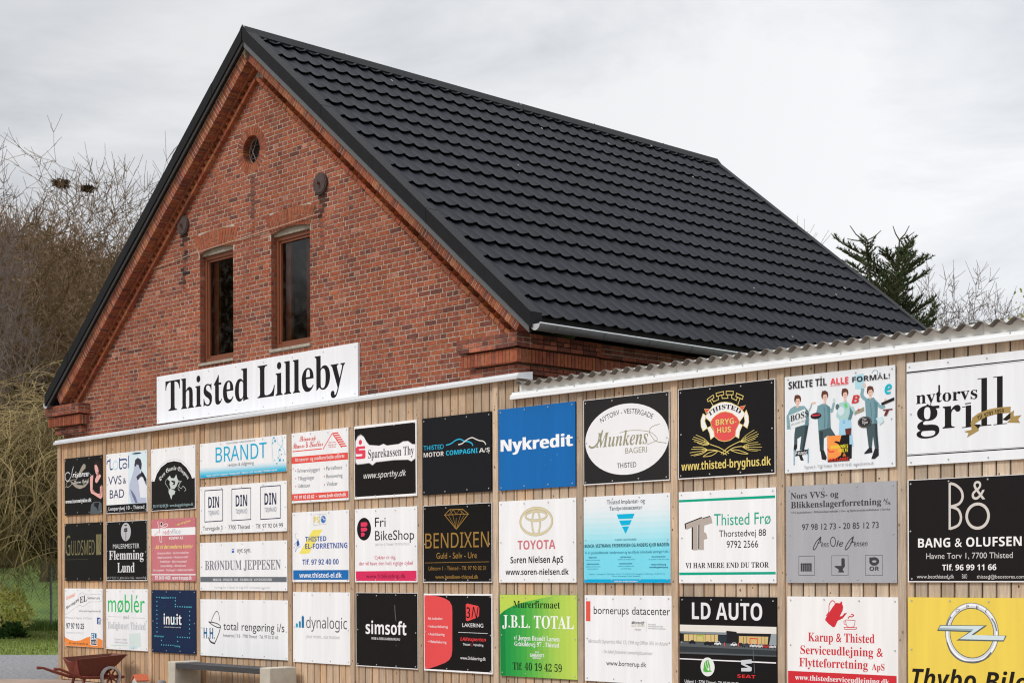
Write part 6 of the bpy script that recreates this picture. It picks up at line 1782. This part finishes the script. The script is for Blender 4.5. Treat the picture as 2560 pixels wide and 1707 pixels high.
# brown undergrowth trees on the bank: dense, still holding withered leaves
def brush_mesh(seed, h, wdt, n, leafc, nl):
    R = random.Random(seed); tw = MB(); lf = MB()
    for _ in range(n):
        a = R.uniform(0, 6.28); rr = wdt*math.sqrt(R.random()); z = h*(R.random()**.75); k = math.sqrt(max(.05, 1-(z/h)**2.2)); p = Vector((math.cos(a)*rr*k, math.sin(a)*rr*k, z)); d = Vector((math.cos(a)*.5+R.uniform(-.6, .6), math.sin(a)*.5+R.uniform(-.6, .6), R.uniform(.1, 1.3))).normalized(); L = R.uniform(.7, 2.0); m = p+d*L*.5+Vector((R.uniform(-.15, .15), R.uniform(-.15, .15), 0)); e = p+d*L+Vector((R.uniform(-.3, .3), R.uniform(-.3, .3), R.uniform(-.2, .2)))
        tw.tube([p, m, e], [.022, .016, .01], 3, cap=False)
        for _ in range(nl):
            q = p.lerp(e, R.random())+Vector((R.uniform(-.25, .25), R.uniform(-.25, .25), R.uniform(-.25, .25))); s = R.uniform(.035, .09); u_ = Vector((R.uniform(-1, 1), R.uniform(-1, 1), R.uniform(-1, 1))).normalized(); v_ = u_.orthogonal().normalized(); f = R.uniform(.6, 1.35)
            lf.face([q-u_*s, q+v_*s*.6, q+u_*s, q-v_*s*.6], tuple(x*f for x in leafc))
    st = MB()
    for _ in range(7):
        a = R.uniform(0, 6.28); st.tube([(R.uniform(-.4, .4), R.uniform(-.4, .4), 0), (math.cos(a)*wdt*.25, math.sin(a)*wdt*.25, h*.45), (math.cos(a)*wdt*.45, math.sin(a)*wdt*.45, h*.85)], [.09, .06, .02], 5, cap=False)
    return st.mesh('stems', M_bark), tw.mesh('twigs', M_twig), lf.mesh('withered_leaves', mat('withered_leaves', (1, 1, 1), rough=1, attr='Tint'))
BM = [brush_mesh(3, 9.5, 3.4, 1900, lin((146, 114, 94)), 7), brush_mesh(5, 8.0, 3.2, 1900, lin((132, 112, 80)), 7), brush_mesh(9, 6.5, 3.4, 1600, lin((120, 106, 76)), 6)]
spots = [(-60, 82, 0, 1.5), (30, 85, 0, 1.6), (125, 83, 0, 1.5), (220, 86, 0, 1.42), (320, 88, 0, 1.34), (0, 78, 1, 1.45), (85, 79, 1, 1.42), (175, 80, 1, 1.4), (265, 81, 1, 1.2), (-50, 74, 2, 1.4), (40, 75, 2, 1.3), (120, 76, 2, 1.25), (205, 77, 2, 1.2), (-150, 84, 0, 1.5), (420, 94, 1, 1.6)]
for i, (u, d, k, s) in enumerate(spots):
    o = thing('undergrowth_tree', 'bushy brown tree with withered leaves in the thicket on the bank', 'tree', bank(u, d), 'bushy brown trees of the thicket'); o.rotation_euler = (0, 0, i*1.9); o.scale = (s, s, s)
    for nm, me in zip(('stems', 'twigs', 'withered_leaves'), BM[k]): part_mesh(nm, me, o)
# weeping willow beside the wall
def willow():
    R = random.Random(21); t = MB(); c = MB()
    t.tube([(0, 0, 0), (.1, 0, 1.2), (.25, .1, 2.0), (.2, .1, 2.6)], [.42, .40, .55, .5], 9); t.tube([(.2, .1, 2.3), (-.8, .2, 3.0), (-1.8, .2, 3.8)], [.3, .2, .1], 7); t.tube([(.2, .1, 2.4), (.5, -.5, 3.6), (.2, -.9, 5.0)], [.32, .2, .1], 7)
    t.tube([(.2, .1, 2.4), (-.4, .5, 3.8), (-.9, .8, 5.4)], [.3, .2, .09], 7); t.tube([(.2, .1, 2.4), (1.0, .3, 3.4), (1.6, .4, 4.6)], [.28, .18, .09], 7)
    t.tube([(0, 0, 1.9), (-.5, -.5, 2.25), (-.95, -.98, 2.4), (-1.2, -1.25, 2.45), (-1.3, -1.35, 2.5)], [.3, .3, .33, .28, .1], 9)
    t.tube([(-.5, -.5, 2.4), (-1.2, -1.4, 3.4), (-1.7, -1.8, 4.4)], [.16, .12, .07], 6)
    tips = [Vector((-1.6, -1.7, 4.3)), Vector((-1.7, -1.8, 4.2)), Vector((-1.3, -1.5, 3.4)), Vector((-2.0, -1.7, 4.4)), Vector((-1.2, -1.3, 3.6)), Vector((-2.2, -2.2, 3.9)), Vector((-1.8, .2, 3.8)), Vector((.2, -.9, 5.0)), Vector((-.9, .8, 5.4)), Vector((1.6, .4, 4.6)), Vector((-.8, .2, 3.0)), Vector((-.4, .5, 3.8))]
    for _ in range(1700):
        p = R.choice(tips)+Vector((R.gauss(0, .35), R.gauss(0, .35), R.gauss(0, .45))); a = R.uniform(0, 6.28); d = Vector((math.cos(a), math.sin(a), R.uniform(.1, 1.2))).normalized(); pts = [p.copy()]; n = R.randrange(6, 11); L = R.uniform(.22, .5)
        for i in range(n):
            d = (d+Vector((R.uniform(-.38, .38), R.uniform(-.38, .38), R.uniform(-.3, .3)-.27))).normalized(); p = p+d*L; pts.append(p.copy())
            if p.z < 2.3+.8*math.sin(a*5): break
        c.tube(pts, [.0105-.005*i/len(pts) for i in range(len(pts))], 3, cap=False)
        for _ in range(3):
            q = R.choice(pts[1:]).copy(); d2 = Vector((R.uniform(-1, 1), R.uniform(-1, 1), R.uniform(-.7, .6))).normalized(); pp = [q.copy()]
            for i in range(4): d2 = (d2+Vector((R.uniform(-.4, .4), R.uniform(-.4, .4), -.25))).normalized(); q = q+d2*.24; pp.append(q.copy())
            c.tube(pp, .005, 3, cap=False)
    return t, c
a, b = willow(); PROTO['willow'] = (a.mesh('trunk', M_bark), b.mesh('crown', M_willow))
tree('willow', on_view(232, 46.5, 0), 0, (1.25, 1.18), 'weeping willow with tangled yellowish twigs beside the wall end', None, name='willow_tree')
tree('willow', on_view(-150, 53, 0), 2.6, (1.25, 1.15), 'weeping willow with yellowish twigs at the left picture edge', None, name='willow_tree')
# low thicket and pale shrub
def leaf_ball(seed, n, rx, rz, cols, s0, s1, up=.3):
    R = random.Random(seed); b = MB()
    for _ in range(n):
        a = R.uniform(0, 6.28); e = math.asin(R.uniform(-1, 1)); k = R.uniform(.55, 1)**.5*(1+.16*math.sin(a*3+e*4)+.1*math.sin(a*7)); q = Vector((math.cos(a)*math.cos(e)*rx*k, math.sin(a)*math.cos(e)*rx*k, rz+math.sin(e)*rz*k)); s = R.uniform(s0, s1); u_ = Vector((R.uniform(-1, 1), R.uniform(-1, 1), R.uniform(-.3, 1)+up)).normalized(); v_ = u_.orthogonal().normalized(); f = R.uniform(.6, 1.4); c = R.choice(cols)
        b.face([q, q+u_*s*.6+v_*s*.22, q+u_*s, q+u_*s*.6-v_*s*.22], tuple(x*f for x in c))
    return b
M_leaf = mat('leaves', (1, 1, 1), rough=.8, attr='Tint')
_lt = M_leaf.node_tree; _lp = _lt.nodes['Principled BSDF']; _ls = _lp.inputs['Base Color'].links[0].from_socket; _ltr = _lt.nodes.new('ShaderNodeBsdfTranslucent'); _lt.links.new(_ls, _ltr.inputs[0]); _lmx = _lt.nodes.new('ShaderNodeMixShader'); _lmx.inputs[0].default_value = .5
_lt.links.new(_lp.outputs[0], _lmx.inputs[1]); _lt.links.new(_ltr.outputs[0], _lmx.inputs[2]); _lt.links.new(_lmx.outputs[0], _lt.nodes['Material Output'].inputs[0])
def shrub(name, label, loc, seed, n, rx, rz, cols, s0=.06, s1=.16, cat='shrub'):
    o = thing(name, label, cat, loc); b = leaf_ball(seed, n, rx, rz, [lin(c) for c in cols], s0, s1); part_mesh('foliage', b.mesh('foliage', M_leaf), o)
    s = MB(); s.tube([(0, 0, 0), (.05, 0, rz*.8)], [.06, .03], 5); part_mesh('stem', s.mesh('stem', M_bark), o); return o
shrub('conifer_shrub', 'pale yellow-green conifer shrub on the lawn at the left edge', on_view(2, 47.5, .12), 31, 3000, .86, .68, ((236, 230, 150), (214, 214, 124), (244, 238, 176), (170, 178, 90)))
shrub('low_shrub', 'low dark green shrub below the pale conifer', on_view(26, 47.0, -.1), 33, 1500, .38, .22, ((52, 84, 36), (74, 104, 44), (40, 66, 30)), .08, .2)
# ---- right side: spruce, bare trees, leafing bush
def spruce():
    R = random.Random(5); t = MB(); c = MB(); n_ = MB()
    H = 11.6
    t.tube([(0, 0, 0), (.0, 0, 5), (-.05, 0, 8.2)], [.26, .16, .10], 8)
    lead = [((-.05, 0, 8.2), (-.42, 0, 9.6), (-.62, .05, H-.45)), ((-.05, 0, 8.2), (.28, .1, 9.6), (.36, .15, H-.4))]
    for q in lead: t.tube(q, [.08, .05, .018], 6)
    for (x, y, z), d in (((-.62, .05, H-.47), ((-.42, 0, .45), (-.5, .0, .08), (.45, 0, .3))), ((.36, .15, H-.42), ((-.18, 0, .4), (.3, .1, .42), (.42, 0, .22)))):
        for v in d: t.tube([(x, y, z), (x+v[0]*.6, y+v[1], z+v[2]*.45), (x+v[0], y+v[1], z+v[2])], [.022, .02, .012], 4)
    def spray(p, d, L, lv):
        d = d.normalized(); m = 6; pts = [p.copy()]; q = p.copy(); dd = d.copy()
        for i in range(m): dd = (dd+Vector((R.uniform(-.07, .07), R.uniform(-.07, .07), .05))).normalized(); q = q+dd*(L/m); pts.append(q.copy())
        c.tube(pts, [.03*(1-i/(m+1))*(1 if lv == 0 else .5)+.006 for i in range(m+1)], 4, cap=False)
        side = dd.cross(Vector((0, 0, 1))).normalized()
        if lv == 0:
            k = max(5, int(L/.16))
            for i in range(1, k+1):
                f = .16+.84*i/k; j = min(m-1, int(f*m)); a = pts[j].lerp(pts[j+1], f*m-j if f < 1 else 1)
                for sg in (-1, 1):
                    if R.random() < .14: continue
                    spray(a, dd*.75+side*sg*R.uniform(.6, 1.0)+Vector((0, 0, R.uniform(-.25, .22))), (.24+.42*(1-f)*min(1, L/1.6))*R.uniform(.7, 1.25), 1)
        if lv or True:
            for i in range(m):
                for _ in range(5 if lv else 4):
                    a = pts[i].lerp(pts[i+1], R.random()); ax = Vector((R.uniform(-1, 1), R.uniform(-1, 1), R.uniform(-.35, 1.0))).normalized(); v = (dd*.55+ax*.75).normalized(); s = R.uniform(.07, .13); w_ = v.cross(Vector((R.uniform(-1, 1), R.uniform(-1, 1), R.uniform(-1, 1)))).normalized()*.016; f = R.uniform(.55, 1.5); g = R.choice((lin((66, 82, 48)), lin((54, 70, 42)), lin((88, 98, 56)), lin((46, 60, 38))))
                    n_.face([a-w_, a+w_, a+v*s], tuple(x*f for x in g))
    z = 3.2
    while z < H-1.0:
        k = (H-z)/H; L0 = 3.8*k**.82+.28; nb = 8 if z < 9 else 5
        ph = R.uniform(0, 6.28)
        for i in range(nb):
            a = ph+i*6.28/nb+R.uniform(-.3, .3); bx_ = -.05
            if z > 8.4: bx_ = R.choice((-.05-.37*(z-8.2)/2.2*1.2, -.05+.3*(z-8.2)/2.4))
            spray(Vector((bx_, 0, z+R.uniform(-.15, .15))), Vector((math.cos(a), math.sin(a), .18+.35*(1-k)*R.uniform(.5, 1.2))), L0*R.uniform(.6, 1.18), 0)
        z += .27 if z < 9 else .24
    return t, c, n_
a, b, c = spruce()
sx_ = on_view(2222, 45, 0)
sp_ = thing('spruce_tree', 'dark green spruce with two bare leaders behind the right roof slope', 'tree', (sx_[0], sx_[1], 0)); sp_.rotation_euler = (0, 0, math.radians(44))
part_mesh('trunk', a.mesh('trunk', M_bark), sp_); part_mesh('branches', b.mesh('branches', mat('spruce_bark', lin((84, 78, 60)), rough=1)), sp_); part_mesh('needles', c.mesh('needles', M_leaf), sp_)
GR_ = 'bare trees behind the corrugated roof'
for (u, d, rot, s, lab) in ((2390, 60, .2, (.85, 1.0), 'fine-branched bare tree just right of the spruce'), (2505, 64, 1.7, (.8, .96), 'thin bare tree second to the right of the spruce'), (2440, 67, 5.1, (.9, 1.0), 'bare tree between the two fine-branched trees right of the spruce'), (2590, 60, 3.0, (.7, .9), 'bare tree cut by the right picture edge'), (1925, 64, 4.4, (.8, 1.17), 'bare tree top just peeping over the right roof slope')):
    tree('airy', on_view(u, d, 0), rot, s, lab, GR_)
shrub('leafing_tree', 'fresh green leafing treetop at the right picture edge', on_view(2572, 42, 0), 41, 5200, 1.0, 4.25, ((150, 152, 62), (126, 132, 54), (168, 160, 84)), .07, .16, 'tree')

for i, (x, y, sc_) in enumerate(((-44, -16, 1.6), (-56, -8, 1.75), (-36, -26, 1.5), (-64, -22, 1.8), (-50, -30, 1.7))):
    o = thing('undergrowth_tree', 'tall bushy tree on the near side, mirrored in the gable windows', 'tree', (x, y, 0), 'bushy trees mirrored in the gable windows'); o.rotation_euler = (0, 0, i*1.3); o.scale = (sc_,)*3
    for nm, me in zip(('stems', 'twigs', 'withered_leaves'), BM[i % 2]): part_mesh(nm, me, o)
